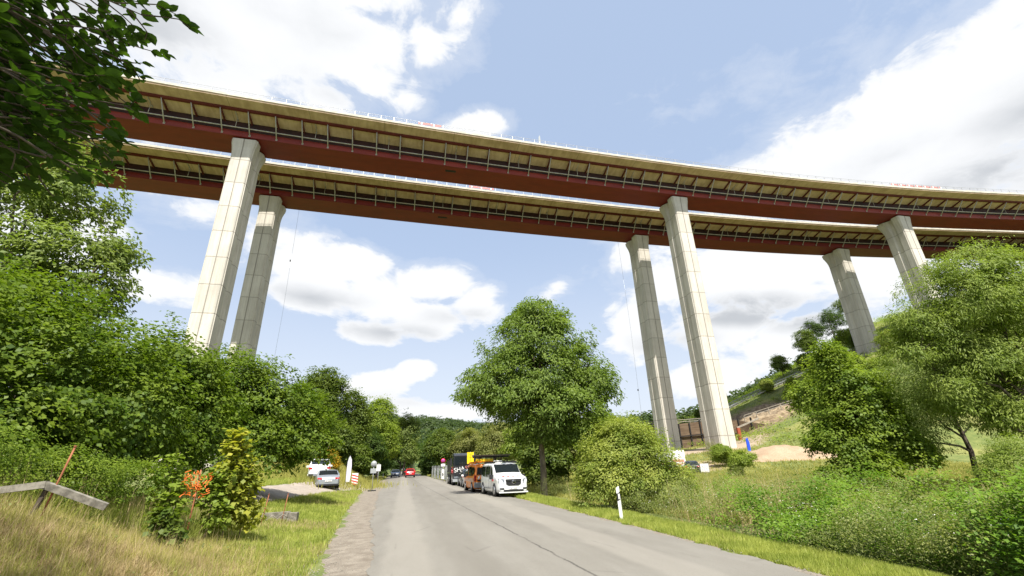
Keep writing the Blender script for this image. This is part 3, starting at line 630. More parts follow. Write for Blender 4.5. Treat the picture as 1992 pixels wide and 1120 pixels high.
for qx, qy, lab_ in ((-5.8, 112, 'low dark bush at the left road edge beyond the blue car'), (-5.6, 134, 'far low bush left of the road in the shade'), (6.6, 150, 'far low bush right of the road in the shade'), (6.2, 112, 'low bush at the right road edge beyond the red car')):
    T2(lab_, qx, qy, 2.6, 4.2, 'dark', int(600 + qy), 600, cat='bush', name='roadside_bush', base=.1)
T2('dark tree at the right side of the leafy tunnel', 9.0, 165, 6.5, 11.5, 'dark', 37, 1300, leaf=.4)
T2('rounded dark green tree right of the road behind the wire fence', 7.6, 97, 4.5, 9.2, 'mid', 38, 1900)
T2('leafy crown left of the tunnel trees, far along the road', -10, 120, 6.0, 13.0, 'mid', 39, 1300, leaf=.4)
T2('light green tree behind the black truck', 12.5, 92, 4.6, 8.6, 'olive', 40, 1600)
T2('olive willow-like tree above the orange van', 16.8, 82, 5.0, 9.2, 'olive', 41, 1800)
T2('yellowish green tree behind the white van', 16.0, 62, 4.2, 7.2, 'willow', 42, 1800)
T2('shaded tree between the white van and the big trunk', 13.2, 44, 3.0, 5.2, 'mid', 43, 1500, base=.2)
T2('leafy tree behind the trunk of the round-crowned tree', 17.5, 47, 3.4, 6.0, 'olive', 44, 1500, base=.2)
T2('pale rounded willow between the round-crowned tree and the middle piers', 18.6, 42, 3.2, 5.6, 'willow', 45, 1700, base=.2)
T2('dark green tree left of the foot of the far middle pier', 45, 108, 5.2, 11.5, 'mid', 46, 1500)
T2('distant tree line clump left of the far middle pier', 33, 112, 6, 10.5, 'mid', 47, 1300)
T2('tree in the gap between maple and far hill', 27, 125, 7, 12, 'olive', 48, 1100, leaf=.4)
T2('shrubby tree on the bank behind the wire fence panels', -8.6, 64, 2.6, 6.0, 'mid', 49, 1400, base=.2, cat='bush', name='roadside_bush')
T2('rounded grey-green bush behind the pair of sign posts', -5.8, 66, 2.0, 4.2, 'mid', 50, 1200, base=.2, cat='bush', name='roadside_bush')
T2('bush on the bank above the silver car', -14.5, 62, 3.0, 6.5, 'light', 51, 1200, base=.2, cat='bush', name='roadside_bush')
tree('broom_bush', (-7.9, 53.8, tz(-7.9, 53.8)), [(0, 0, 1.1, 1.0, .9, 1.1), (.5, 0, .6, .8, .7, .7), (-.4, -.2, 1.6, .7, .7, .6)], 'yellow flowering broom bush on the bank left of the signs', 'bush', LM['broom'], 900, 12, .12, .08, .15, 52, r0=.03, nb=10)
# --- right side
tree('dogwood_bush', (9.9, 20.0, tz(9.9, 20)), [(0, 0, 1.9, 2.3, 1.9, 2.1), (-1.2, -.7, 1.2, 1.5, 1.4, 1.25), (1.1, -.5, 1.1, 1.6, 1.5, 1.3), (.0, .2, 3.0, 1.2, 1.2, 1.0), (2.0, -.8, .45, 1.1, 1.1, .6)], 'light green rounded bush behind the white roadside marker post', 'bush', LM['bush'], 4200, 12, .11, .06, .17, 61, r0=.05, shell=.62, gap=.08, nb=22, up=.7)
tree('alder_tree', (20.9, 17.3, tz(20.9, 17.3)), [(-.4, 0, 3.5, 1.9, 1.7, 1.6), (-1.6, .1, 2.4, 1.4, 1.4, 1.1), (.6, -.3, 1.9, 1.7, 1.5, 1.1), (-.6, -.2, 4.9, 1.15, 1.1, 1.1), (-.9, 0, 6.1, .7, .7, .9), (.9, .2, 3.2, 1.4, 1.3, 1.3), (-1.5, -.6, 1.3, 1.3, 1.2, .7), (-2.6, -.2, 1.0, .9, .8, .4)], 'dark green tree with layered branches in front of the meadow, right of the gravel heap', 'tree', LM['alder'], 4200, 12, .13, .09, .16, 62, (-.3, 0, 5), .10, shell=.45, gap=.22, gs=.7, nb=60, up=.8)
tree('willow_tree', (24.2, 13.4, tz(24.2, 13.4)), [(-.6, 0, 7.9, 2.1, 2.0, 1.8), (-2.3, .8, 7.0, 1.5, 1.5, 1.0), (1.6, -.3, 8.2, 2.6, 2, 2.2), (-.3, .4, 5.2, 2.2, 1.8, 1.3), (-1.6, 1.0, 4.0, 1.8, 1.4, .9), (2.6, 0, 5, 2.6, 2, 2.6), (.4, -.2, 9.6, 1.6, 1.4, 1.0), (.2, .2, 3.1, 1.9, 1.4, 1.0), (-3.1, 1.1, 5.9, 1.2, 1.1, .8), (-1.2, .8, 6.0, 1.8, 1.6, .9)], 'large feathery willow with slanting dark limbs at the right edge of the frame', 'tree', LM['willow'], 6400, 15, .175, .042, .19, 63, (1.2, 0, 7), .15, shell=.3, gap=.36, gs=.8, droop=.8, nb=120, cut=-.9)
tree('willow_tree', (28.5, 18.5, tz(28.5, 18.5)), [(0, 0, 4.8, 3.2, 2.5, 3.0), (-1.8, 0, 3.6, 1.8, 1.5, 1.7), (1.5, 0, 7.2, 2.5, 2, 2.4), (-2.2, .5, 2.2, 1.4, 1.2, 1.0)], 'lower grey-green willow behind the large feathery willow', 'tree', LM['ash'], 3000, 13, .17, .04, .22, 64, (0, 0, 6), .13, shell=.35, gap=.2, droop=.7, nb=60)
tree('willow_bush', (19.6, 11.8, tz(19.6, 11.8)), [(0, 0, .9, 1.0, .9, .8), (.9, .2, 1.3, .9, .8, .9)], 'small willow bush at the foot of the large feathery willow', 'bush', LM['willow'], 1100, 13, .10, .03, .12, 65, r0=.03, nb=16)
T2('bright yellow-green tree behind the top of the dark layered tree', 24.6, 21.5, 2.6, 7.6, 'light', 164, 1900, base=.3, grp='trees beyond the weeds on the right', leaf=.17)
T2('bright leafy tree between the layered tree and the feathery willow', 28.0, 22.0, 2.4, 6.6, 'light', 165, 1700, base=.2, grp='trees beyond the weeds on the right', leaf=.17)
T2('bright green sapling cluster hiding the right foot of the nearer middle pier', 43.5, 58.5, 1.9, 3.0, 'light', 66, 900, base=.15, cat='bush', name='bank_bush', grp='bushes below the middle pier', leaf=.16)
T2('small light bush below the nearer middle pier, in front of the gravel', 31.5, 39.5, 1.5, 2.4, 'light', 67, 900, base=.12, cat='bush', name='bank_bush', grp='bushes below the middle pier', leaf=.13)
tree('bare_sapling', (44.6, 62.0, tz(44.6, 62)), [(0, 0, 2.2, 1.1, 1, 1.2), (0, 0, 1.2, 1.2, 1, .8)], 'thin airy sapling standing against the foot of the nearer middle pier', 'tree', LM['olive'], 260, 6, .14, .07, .16, 68, (0, 0, 3), .04, nb=40, shell=.2)
# hillside trees behind the piers
hs = [(104, 103, 3.0, 6.8, 'light', 'bright green tree left of the hillside pier', 1100), (122, 124, 3.4, 7.5, 'ash', 'lone grey-green tree on the hill crest left of the wood', 900), (143, 132, 5.0, 11, 'mid', 'dark tree at the left end of the hilltop wood', 1200),
      (155, 138, 5.5, 13, 'dark', 'dark tree in the middle of the hilltop wood', 1200), (167, 140, 6, 14, 'dark', 'tallest dark tree of the hilltop wood, behind the right pier', 1200), (181, 142, 6.5, 15, 'mid', 'dark tree at the right end of the hilltop wood', 1200),
      (97, 92, 2.6, 4.6, 'light', 'yellow-green shrub low on the hillside left of the right piers', 1000), (108, 88, 3.2, 5.6, 'light', 'yellow-green shrub at the foot of the hillside pier', 1100), (92, 80, 2.4, 3.6, 'bush', 'low shrub above the timber railing', 900),
      (118, 84, 3.6, 6.2, 'bush', 'shrub right of the hillside pier foot', 1000), (90, 128, 1.6, 3.4, 'mid', 'tiny tree on the skyline right of the nearer middle pier', 300), (80, 122, 1.4, 3.2, 'mid', 'tiny tree beside the nearer middle pier on the skyline', 300), (113, 97, 3.2, 6.8, 'light', 'bright tree directly left of the hillside pier', 1000)]
hs += [(128, 100, 4.0, 6.5, 'mid', 'shrub on the slope between the two right piers', 900), (136, 110, 4.5, 7.5, 'light', 'shrub right of the hillside pier under the bridge', 900), (120, 112, 3.6, 6.0, 'mid', 'shrub behind the hillside pier', 900), (100, 76, 3.0, 5.0, 'light', 'shrub above the meadow at the foot of the slope', 900), (107, 116, 2.6, 4.2, 'bush', 'low shrub on the crest between the lone tree and the wood', 700), (112, 74, 3.2, 5.5, 'mid', 'shrub on the lower slope behind the willow', 800)]
for i, (x, y, w_, h, lm, lab, n) in enumerate(hs): T2(lab, x, y, w_, h, lm, 70 + i, n, grp='trees and shrubs on the hillside', name='hillside_tree', base=.2, leaf=.30)

# --- distant wooded hills: one mass
rg = np.random.default_rng(7)
n = 6800; fx = rg.uniform(-260, 520, n); fy = rg.uniform(150, 560, n)
azf = fx / fy
keep = ((fy > 250 + 40 * np.sin(azf * 14)) | ((azf > .33) & (azf < 1.1) & (fy > 160) & (np.sin(fx * .05) + np.sin(fy * .07 + fx * .02) > -.5))) & ~((azf > .64) & (azf < .72) & (fy < 290) & (fy > 220))
fx, fy = fx[keep], fy[keep]; fz = terrain(fx, fy)
hh = rg.uniform(7, 13, len(fx)); Cc = []; Oc = []
for j in range(7):
    d = unit(rg.normal(0, 1, (len(fx), 3))); d[:, 2] = np.abs(d[:, 2]); d[:, 1] = -np.abs(d[:, 1])
    Cc.append(np.stack([fx, fy, fz + hh * .45], -1) + d * (hh * .42)[:, None]); Oc.append(d)
V = leaves(np.concatenate(Cc), np.concatenate(Oc), 8, 1.25, 1.7, 1.2, rg, .5, .2)
tag(link('far_wood', fast_mesh('far_wood', V, 4), LM['far']), 'dense dark wood covering the distant hills beyond the road', 'forest', kind='stuff')
# hillside scrub and meadow scrub
def scatter_leafy(name, label, cat, lm, pts, hts, per, L_, W_, spread, seed, up=.7, droop=.2):
    rg = np.random.default_rng(seed); z = terrain(pts[:, 0], pts[:, 1])
    C = np.stack([pts[:, 0], pts[:, 1], z + hts], -1); O = unit(rg.normal(0, .5, C.shape) + np.array([0, -.3, .8]))
    V = leaves(C, O, per, spread, L_, W_, rg, up, droop, .2)
    return tag(link(name, fast_mesh(name, V, 4), LM[lm]), label, cat, kind='stuff')
rg = np.random.default_rng(8)
n = 16000; px = rg.uniform(66, 240, n); py = rg.uniform(62, 190, n)
d1 = ((px - 87) / 17) ** 2 + ((py - 99) / 14) ** 2
pn = np.sin(px * .31) * np.sin(py * .27) + .5 * np.sin(px * .9 + py * .7)
k_ = (d1 > 1.1) & (pn > -.9) & (px > 66 + np.maximum(0, 76 - py))
pp = np.stack([px[k_], py[k_]], -1)
scatter_leafy('hillside_scrub', 'green and yellowish scrub covering the steep hillside behind the piers', 'scrub', 'light', pp, rg.uniform(.1, 1.3, len(pp)), 9, .42, .2, .55, 81)

# --- grass: blades as triangles
def blades(name, label, lm, x, y, h, wdt, seed, lean=.35, dry=0):
    rg = np.random.default_rng(seed); n = len(x); z = terrain(x, y)
    a = rg.uniform(0, 6.283, n); s = np.stack([np.cos(a), np.sin(a), 0 * a], -1); b = rg.uniform(0, 6.283, n); l = rg.uniform(0, lean, n)
    hh = h * rg.uniform(.5, 1.2, n); p = np.stack([x, y, z - .02], -1); wv = s * (wdt * .5) [:, None] if np.ndim(wdt) else s * wdt * .5
    tip = p + np.stack([np.cos(b) * l * hh, np.sin(b) * l * hh, hh * np.sqrt(np.maximum(1 - l * l, .05))], -1)
    V = np.stack([p - wv, p + wv, tip], 1).reshape(-1, 3)
    return tag(link(name, fast_mesh(name, V, 3), LM[lm]), label, 'grass', kind='stuff')
def inv_y(n, y0, y1, rg, pw=1.6):
    u_ = rg.uniform(0, 1, n); q = 1 - pw; return (y0 ** q + u_ * (y1 ** q - y0 ** q)) ** (1 / q)
def on_track(x, y):
    dm = np.full(len(x), 9e9); wv = np.zeros(len(x))
    for i in range(0, 90, 2):
        d = np.hypot(x - sr[i, 0], y - sr[i, 1]); b = d < dm; dm[b] = d[b]; wv[b] = sr[i, 2]
    return dm < wv - .05
rg = np.random.default_rng(9)
def strip(n, y0, y1, off0, off1, side, pw=1.5):
    y = inv_y(n, y0, y1, rg, pw); Le, Re = redge(y); tt = rg.uniform(0, 1, n)
    x = (Le - off0 - (off1 - off0) * tt) if side < 0 else (Re + off0 + (off1 - off0) * tt)
    return x, y
def patchy(x, y, s, th): return (np.sin(x * s + 2 * np.sin(y * s * .7)) + np.sin(y * s * 1.3 + 1.7 * np.sin(x * s * .8)) + rg.normal(0, .5, len(x))) > th
# left verge, short
x, y = strip(120000, 6, 58, 1.05, 6.0, -1, 1.35)
k_ = ~on_track(x, y) & (x < redge(y)[0] - np.interp(y, ys, wd) + .15 - .25 * rg.uniform(0, 1, len(x)))
xg, yg = x[k_], y[k_]
hay = (((xg + 5.6) / 2.9) ** 2 + ((yg - 8.4) / 4.4) ** 2 + rg.normal(0, .3, len(xg))) < 1
blades('verge_grass', 'short green grass on the verge between road shoulder and track', 'grass', xg[~hay], yg[~hay], .10 + .004 * yg[~hay], .010 + .0011 * yg[~hay], 91, .7)
k_ = hay | patchy(xg, yg, .9, .9)
blades('mown_hay', 'dry mown hay and straw lying on the left mound', 'straw', xg[k_], yg[k_], .13 + .003 * yg[k_], .008 + .0008 * yg[k_], 92, 1.0)
# loose hay over the mound
n = 60000; xh = -5.3 + rg.normal(0, 2.2, n); yh = 8.6 + rg.normal(0, 2.7, n)
k_ = (xh < redge(yh)[0] - 1.0 - rg.exponential(.25, n)) & (yh > 3) & ~on_track(xh, yh)
blades('hay_tangle', 'brown tangle of cut grass heaped over the mound in the lower left corner', 'straw', xh[k_], yh[k_], .20, .008, 93, 1.0)
n = 70000; xh = -5.6 + rg.normal(0, 2.4, n); yh = 8.8 + rg.normal(0, 3.2, n)
k_ = (xh < redge(yh)[0] - 1.4) & (yh > 3) & patchy(xh, yh, 2.2, .35)
blades('mound_grass', 'green tufts growing through the cut hay on the mound', 'grass', xh[k_], yh[k_], .16, .012, 94, .7)
n = 900; xh = -5.9 + rg.normal(0, 2.0, n); yh = 8.6 + rg.normal(0, 2.6, n); k_ = (xh < redge(yh)[0] - 1.6) & (yh > 3) & patchy(xh, yh, 1.6, .6)
pt_ = np.stack([xh[k_], yh[k_]], -1)
scatter_leafy('mound_weeds', 'small leafy weeds sprouting through the cut hay on the left mound', 'weeds', 'weed', pt_, rg.uniform(.02, .16, len(pt_)), 10, .045, .03, .07, 191)
n = 5000; xh = -5.6 + rg.normal(0, 2.0, n); yh = 8.4 + rg.normal(0, 2.6, n); k_ = (xh < redge(yh)[0] - 1.3) & (yh > 3)
blades('long_straw', 'long loose straws lying across the mound', 'straw', xh[k_], yh[k_], .5, .007, 192, 1.0)
ct = 900; cx_ = -5.7 + rg.normal(0, 2.1, ct); cy_ = 8.8 + rg.normal(0, 2.8, ct); k_ = (cx_ < redge(cy_)[0] - 1.5) & (cy_ > 3.5) & ~on_track(cx_, cy_)
cx_, cy_ = np.repeat(cx_[k_], 34), np.repeat(cy_[k_], 34)
blades('grass_tussocks', 'ragged tussocks of half dry grass on the left mound', 'meadow', cx_ + rg.normal(0, .06, len(cx_)), cy_ + rg.normal(0, .06, len(cx_)), .30, .009, 193, .9)
# tall grass between beam and hedge
n = 60000; xh = rg.uniform(-13, -4.6, n); yh = rg.uniform(8.8, 16.4, n)
k_ = (yh > 9.6 + .35 * np.sin(xh * 2) + np.maximum(0, (xh + 6.2)) * 1.6) & ~on_track(xh, yh)
blades('tall_grass', 'tall seeding green grass behind the concrete beam', 'grass', xh[k_], yh[k_], .6, .018, 95, .8)
k_ = k_ & (rg.uniform(0, 1, n) < .07)
blades('seed_stalks', 'pale dry seed stalks among the tall grass behind the beam', 'straw', xh[k_], yh[k_], .95, .014, 96, .35)
n = 30000; yh = rg.uniform(17, 50, n); xh = np.interp(yh, sr[::-1, 1], sr[::-1, 0] - sr[::-1, 2]) - rg.uniform(0, 3.2, n) ** 1.2
blades('hedge_foot_grass', 'green grass along the foot of the left hedge beside the track', 'grass', xh, yh, .35, .03, 97, .6)
n = 26000; xh = -9.2 + rg.normal(0, 2.6, n); yh = 56 + rg.normal(0, 4.5, n)
blades('bank_grass', 'yellow dry grass on the bank behind the silver car', 'meadow', xh, yh, .7, .06, 98, .5)
n = 9000; yh = rg.uniform(58, 130, n); xh = redge(yh)[0] - .9 - rg.uniform(0, 3, n)
blades('far_verge_grass', 'grass along the left road edge beyond the signs', 'meadow', xh, yh, .35, .07, 99, .5)
# right verge
x, y = strip(90000, 5, 60, .28, 1.9, 1, 1.4)
blades('right_verge_grass', 'yellow-green mown grass strip along the right road edge', 'grass', x, y, .10 + .004 * y, .010 + .0011 * y, 100, .75)
x2, y2 = strip(26000, 5, 60, .3, 1.8, 1, 1.4); k_ = patchy(x2, y2, 1.4, .3)
blades('right_verge_straw', 'dry straw patches in the right verge', 'straw', x2[k_], y2[k_], .10, .008 + .0009 * y2[k_], 101, .95)
n = 8000; yh = rg.uniform(62, 135, n); xh = redge(yh)[1] + .6 + rg.uniform(0, 3, n)
blades('far_right_verge_grass', 'rough grass along the right road edge beyond the fence', 'meadow', xh, yh, .4, .07, 102, .5)
# meadow
n = 150000; yh = inv_y(n, 14, 100, rg, 1.3); xh = rg.uniform(0, 1, n) * (yh * 1.5) + 9
k_ = (xh > redge(yh)[1] + 3.5) & (xh < 75) & ~((((xh - 57) / 15) ** 2 + ((yh - 84) / 8) ** 2) < 1) & ~((((xh - 36) / 8) ** 2 + ((yh - 62) / 5) ** 2) < 1)
blades('meadow_grass', 'tall yellow-green meadow grass between the brambles and the piers', 'meadow', xh[k_], yh[k_], .33, .02 + .0016 * yh[k_], 103, .5)

# --- bramble and weed strip on the right
rg = np.random.default_rng(10)
y = inv_y(10500, 4.5, 30, rg, 1.45); e = rg.uniform(0, 1, len(y)); x = redge(y)[1] + 1.75 + .25 * np.sin(y * 1.3) + e * (3.6 + .24 * y)
hts = (.06 + .95 * rg.uniform(0, 1, len(y)) ** .55) * (.25 + .75 * ss((x - redge(y)[1] - 1.4) / 1.0)) * (1.05 + .32 * np.sin(x * 1.1 + y * .8) + .22 * np.sin(x * 2.6 - y * 1.9) + .12 * np.sin(x * 5.1 + y * 4.3))
sel = (np.sin(x * .9 + y * .55) + .6 * np.sin(y * 1.1 - x * .4) + rg.normal(0, .35, len(y)) + (9 - y) * .22) > 0
pts = np.stack([x, y], -1)
scatter_leafy('bramble', 'fresh green bramble leaves filling the lower right corner', 'brambles', 'bramble', pts[sel], hts[sel], 16, .075, .05, .14, 111, up=.9)
scatter_leafy('weeds', 'greyish green flowering weeds beyond the right verge', 'weeds', 'weed', pts[~sel], hts[~sel], 20, .05, .02, .15, 112, up=.5)
n = 2200; y = inv_y(n, 6, 26, rg, 1.3); x = redge(y)[1] + 2.4 + rg.uniform(0, 1, n) * (3 + .25 * y)
k_ = (np.sin(x * .8 + y * .45 + 1) + np.sin(x * .37 - y * .6) + rg.normal(0, .3, n)) > .55; x = x[k_]; y = y[k_]; n = len(x)
z = terrain(x, y); m = MB()
V = []
for i in range(n):
    h = rg.uniform(.7, 1.35); a = rg.normal(0, .12); b = rg.normal(0, .1) - .12; wv = .008
    p = np.array([x[i], y[i], z[i]]); q = p + np.array([a + b, rg.normal(0, .1), h])
    V += [p - [wv, 0, 0], p + [wv, 0, 0], q + [wv * .4, 0, 0], q - [wv * .4, 0, 0]]
tag(link('dry_stems', fast_mesh('dry_stems', np.array(V), 4), LM['straw']), 'bundle of pale dry stems leaning out of the weeds on the right', 'stems', kind='stuff')
n = 1500; y = inv_y(n, 5, 24, rg, 1.3); x = redge(y)[1] + 2.1 + rg.uniform(0, 1, n) * (3.5 + .25 * y); z = terrain(x, y) + rg.uniform(.4, 1.0, n)
Cf = np.stack([x, y, z], -1); Vf = leaves(Cf, unit(rg.normal(0, .3, Cf.shape) + [0, -.6, .7]), 2, .02, .02, .018, rg)
M['petal'] = mat('white_petals', (.75, .74, .66), .7)
tag(link('bramble_blossom', fast_mesh('bramble_blossom', Vf, 4), M['petal']), 'small white blossoms dotted over the brambles and weeds', 'flowers', kind='stuff')

# --- saplings in the left foreground
def sapling(loc, h, w_, lab, lm, seed, n=160, L_=.12):
    n = int(n * .42); L_ *= 1.2
    bl = [(0, 0, h * .6, w_ * .55, w_ * .5, h * .38), (w_ * .3, 0, h * .35, w_ * .5, w_ * .4, h * .22), (-w_ * .2, 0, h * .8, w_ * .4, w_ * .35, h * .22)]
    return tree('maple_sapling', loc, bl, lab, 'sapling', LM[lm], n, 9, L_, L_ * .95, L_ * .9, seed, (.05, 0, h * .95), .014, 'maple saplings on the left verge', shell=.15, nb=26, up=.8, bark='barkgrey', cut=-1)
sapling((-5.05, 12.2, tz(-5.05, 12.2)), 1.9, .5, 'green maple sapling left of the orange netting', 'light', 121, 120, .11)
sapling((-4.25, 13.6, tz(-4.25, 13.6)), 2.75, .52, 'tallest maple sapling with yellowish top leaves, on the left verge', 'yel', 122, 330, .115)
sapling((-3.92, 13.8, tz(-3.92, 13.8)), 2.0, .45, 'yellow-leaved maple sapling nearest the concrete kerb', 'yel', 123, 250, .11)
sapling((-4.5, 13.2, tz(-4.5, 13.2)), 1.6, .5, 'bushy green maple sapling in front of the tallest one', 'light', 124, 210, .10)
sapling((-4.4, 10.9, tz(-4.4, 10.9)), .8, .4, 'low dark sapling with a dead brown stump, nearest the camera', 'mid', 125, 120, .09)

# --- near overhanging beech, trunk standing left of the camera
rg = np.random.default_rng(131)
bt = empty('beech_tree', (-6.6, -1.0, tz(-6.6, -1)), 0, 'beech branch with broad dark leaves hanging into the upper left corner close to the camera', 'tree')
bz = tz(-6.6, -1)
def L_poly(c, d, nrm, ln):
    s = nrm.cross(d); out = []
    for t_, w2 in ((0, 0), (.18, .24), (.42, .36), (.70, .27), (1.0, 0)):
        out.append((t_, w2))
    le = [c + d * ln * t_ + s * ln * w2 + nrm * ln * (.10 * w2 / .36 - .10 * t_ * t_) for t_, w2 in out]
    ri = [c + d * ln * t_ - s * ln * w2 + nrm * ln * (.10 * w2 / .36 - .10 * t_ * t_) for t_, w2 in out[-2:0:-1]]
    return le, ri
lv = []; lf = []; br = MB()
def add_leaf(c, d, ln):
    nrm = Vector((rg.normal(0, .38), rg.normal(-.12, .38), 1)).normalized(); d = (d - nrm * d.dot(nrm)).normalized()
    le, ri = L_poly(c, d, nrm, ln); k = len(lv); lv.extend(le + ri)
    # two halves folded along the midrib
    lf.append((k, k + 1, k + 2, k + 3, k + 4)); lf.append((k + 4, k + 5, k + 6, k + 7, k))
def twig(p, d, ln, lvl):
    pts = [p]; nst = max(3, int(ln / .07)); cur = Vector(p); dd_ = Vector(d).normalized()
    for i in range(nst):
        dd_ = (dd_ + Vector((rg.normal(0, .09), rg.normal(0, .09), rg.normal(-.02, .07)))).normalized(); cur = cur + dd_ * ln / nst; pts.append(cur.copy())
        s = dd_.cross(Vector((0, 0, 1))).normalized() * (1 if i % 2 else -1)
        if lvl == 0 or i > nst * .3: add_leaf(cur, (dd_ * .7 + s + Vector((0, 0, rg.normal(-.15, .2)))).normalized(), rg.uniform(.068, .102))
        if lvl > 0 and i > 1 and rg.uniform() < .55: twig(cur, (dd_ + s * rg.uniform(.5, 1.1) + Vector((0, 0, rg.normal(-.05, .25)))).normalized(), ln * rg.uniform(.3, .55), lvl - 1)
    add_leaf(cur, dd_, .11)
    br.tube(pts, [.004 + .004 * lvl * (1 - i / len(pts)) for i in range(len(pts))], 4, False)
tk = Vector((-6.6, -1.0, bz)); tp = Vector((-6.2, -.6, bz + 8))
def ray_pt(u_, v_, D):
    dcam = Vector(((u_ - 996), -(v_ - 560), -860.)); wv = Vector((dcam.dot(_x), dcam.dot(_d), dcam.dot(_up)))
    return Vector((0, 0, H)) + wv * (D / math.hypot(wv.x, wv.y))
ends = [(-2.43,2.43,4.36,1),(-2.53,2.67,4.76,1),(-2.96,3.5,5.66,1),(-2.59,3.35,5.62,1),(-1.99,2.82,5.01,1),(-2.73,2.92,4.63,1),(-2.64,3.09,4.85,1),(-2.18,2.81,4.67,.7),(-2.53,3.69,5.55,.9),(-2.39,2.53,3.99,1),(-2.56,2.97,4.38,1),(-2.57,3.23,4.66,1),(-2.31,3.25,4.57,.9),(-2.79,3.19,4.27,1),(-2.79,3.51,4.52,1),(-2.83,3.92,4.83,.9),(-2.09,3.12,4.08,.8),(-2.88,3.25,4.06,1),(-2.79,3.42,4.13,1),(-2.26,3.02,3.84,.8),(-1.95,2.71,3.7,.6),(-3.14,3.7,4.05,.8),(-2.45,2.88,3.32,.6),(-2.45,2.97,3.12,.5),(-3.17,3.5,5.48,1),(-2.9,3.09,4.64,1),(-2.45,3.23,4.47,1),(-2.58,3.73,5.18,.7),(-2.18,2.54,4.13,1),(-2.9,3.35,4.55,1),(-2.64,2.87,4.03,1),(-2.28,2.59,4.66,1),(-2.85,3.3,4.16,1),(-2.95,3.77,5.41,1),(-2.32,2.79,4.02,1),(-2.36,3.63,5.3,.6),(-2.12,3.15,4.36,.6),(-3.17,3.17,4.93,1),(-3.16,3.14,4.58,1),(-2.64,2.52,4.42,1),(-3.6,3.3,4.9,1),(-3.5,3.2,4.2,1),(-3.5,3.4,5.6,1.1),(-3.3,3.2,3.6,.8)]
rj = np.random.default_rng(17)
ends += [(a_ + rj.normal(0, .12), b_ + rj.normal(0, .2), c_ + rj.normal(-.05, .16), d_) for a_, b_, c_, d_ in ends[5:44:2]]
for (ex, ey, ez, ln) in ends:
    e_ = Vector((ex - .40, ey, ez)); a = tk.lerp(tp, min(.95, max(.35, (ez - bz) / 8 * .8)))
    mid = a.lerp(e_, .5) + Vector((0, 0, .35)); dirn = (e_ - a).normalized(); ln *= .62
    st = e_ - dirn * ln * .6
    br.tube([a, mid, st], [.03, .016, .007], 5, False)
    twig(st, dirn + Vector((0, 0, -.05)), ln, 2)
    twig(st, dirn + Vector((.1, -.1, .35)), ln * .7, 1); twig(st, dirn + Vector((-.3, .3, -.35)), ln * .7, 1)
me = bpy.data.meshes.new('leaves'); me.from_pydata([tuple(v_ - Vector((-6.6, -1.0, bz))) for v_ in lv], [], lf); me.update()
link('leaves', me, LM['beech'], bt)
C, O = clusters([(-.3, 1.0, 8.6, 3.2, 3.4, 2.0), (2.4, 1.6, 7.4, 2.2, 2.0, 1.2), (-1.5, -2, 7.5, 3, 3, 2.4), (1.0, 2.4, 9.2, 2.6, 2, 1.4), (3.7, 2.3, 8.3, 2.0, 1.5, .8), (3.2, 1.2, 9.6, 2.4, 1.8, 1.2)], 2600, rg, .3)  # unseen crown overhead, filled out to shade the hanging leaves
V = leaves(C, O, 12, .22, .085, .06, rg)
link('crown', fast_mesh('crown', V, 4), LM['beech'], bt)
for i in range(len(br.v)): br.v[i] = (br.v[i][0] + 6.6, br.v[i][1] + 1.0, br.v[i][2] - bz)
br.build('branches', M['bark'], bt)
MB().tube([(0, 0, -.3), (.1, .1, 2.5), (.25, .25, 5.5), (.4, .4, 8)], [.26, .21, .15, .07], 12).build('trunk', M['bark'], bt)

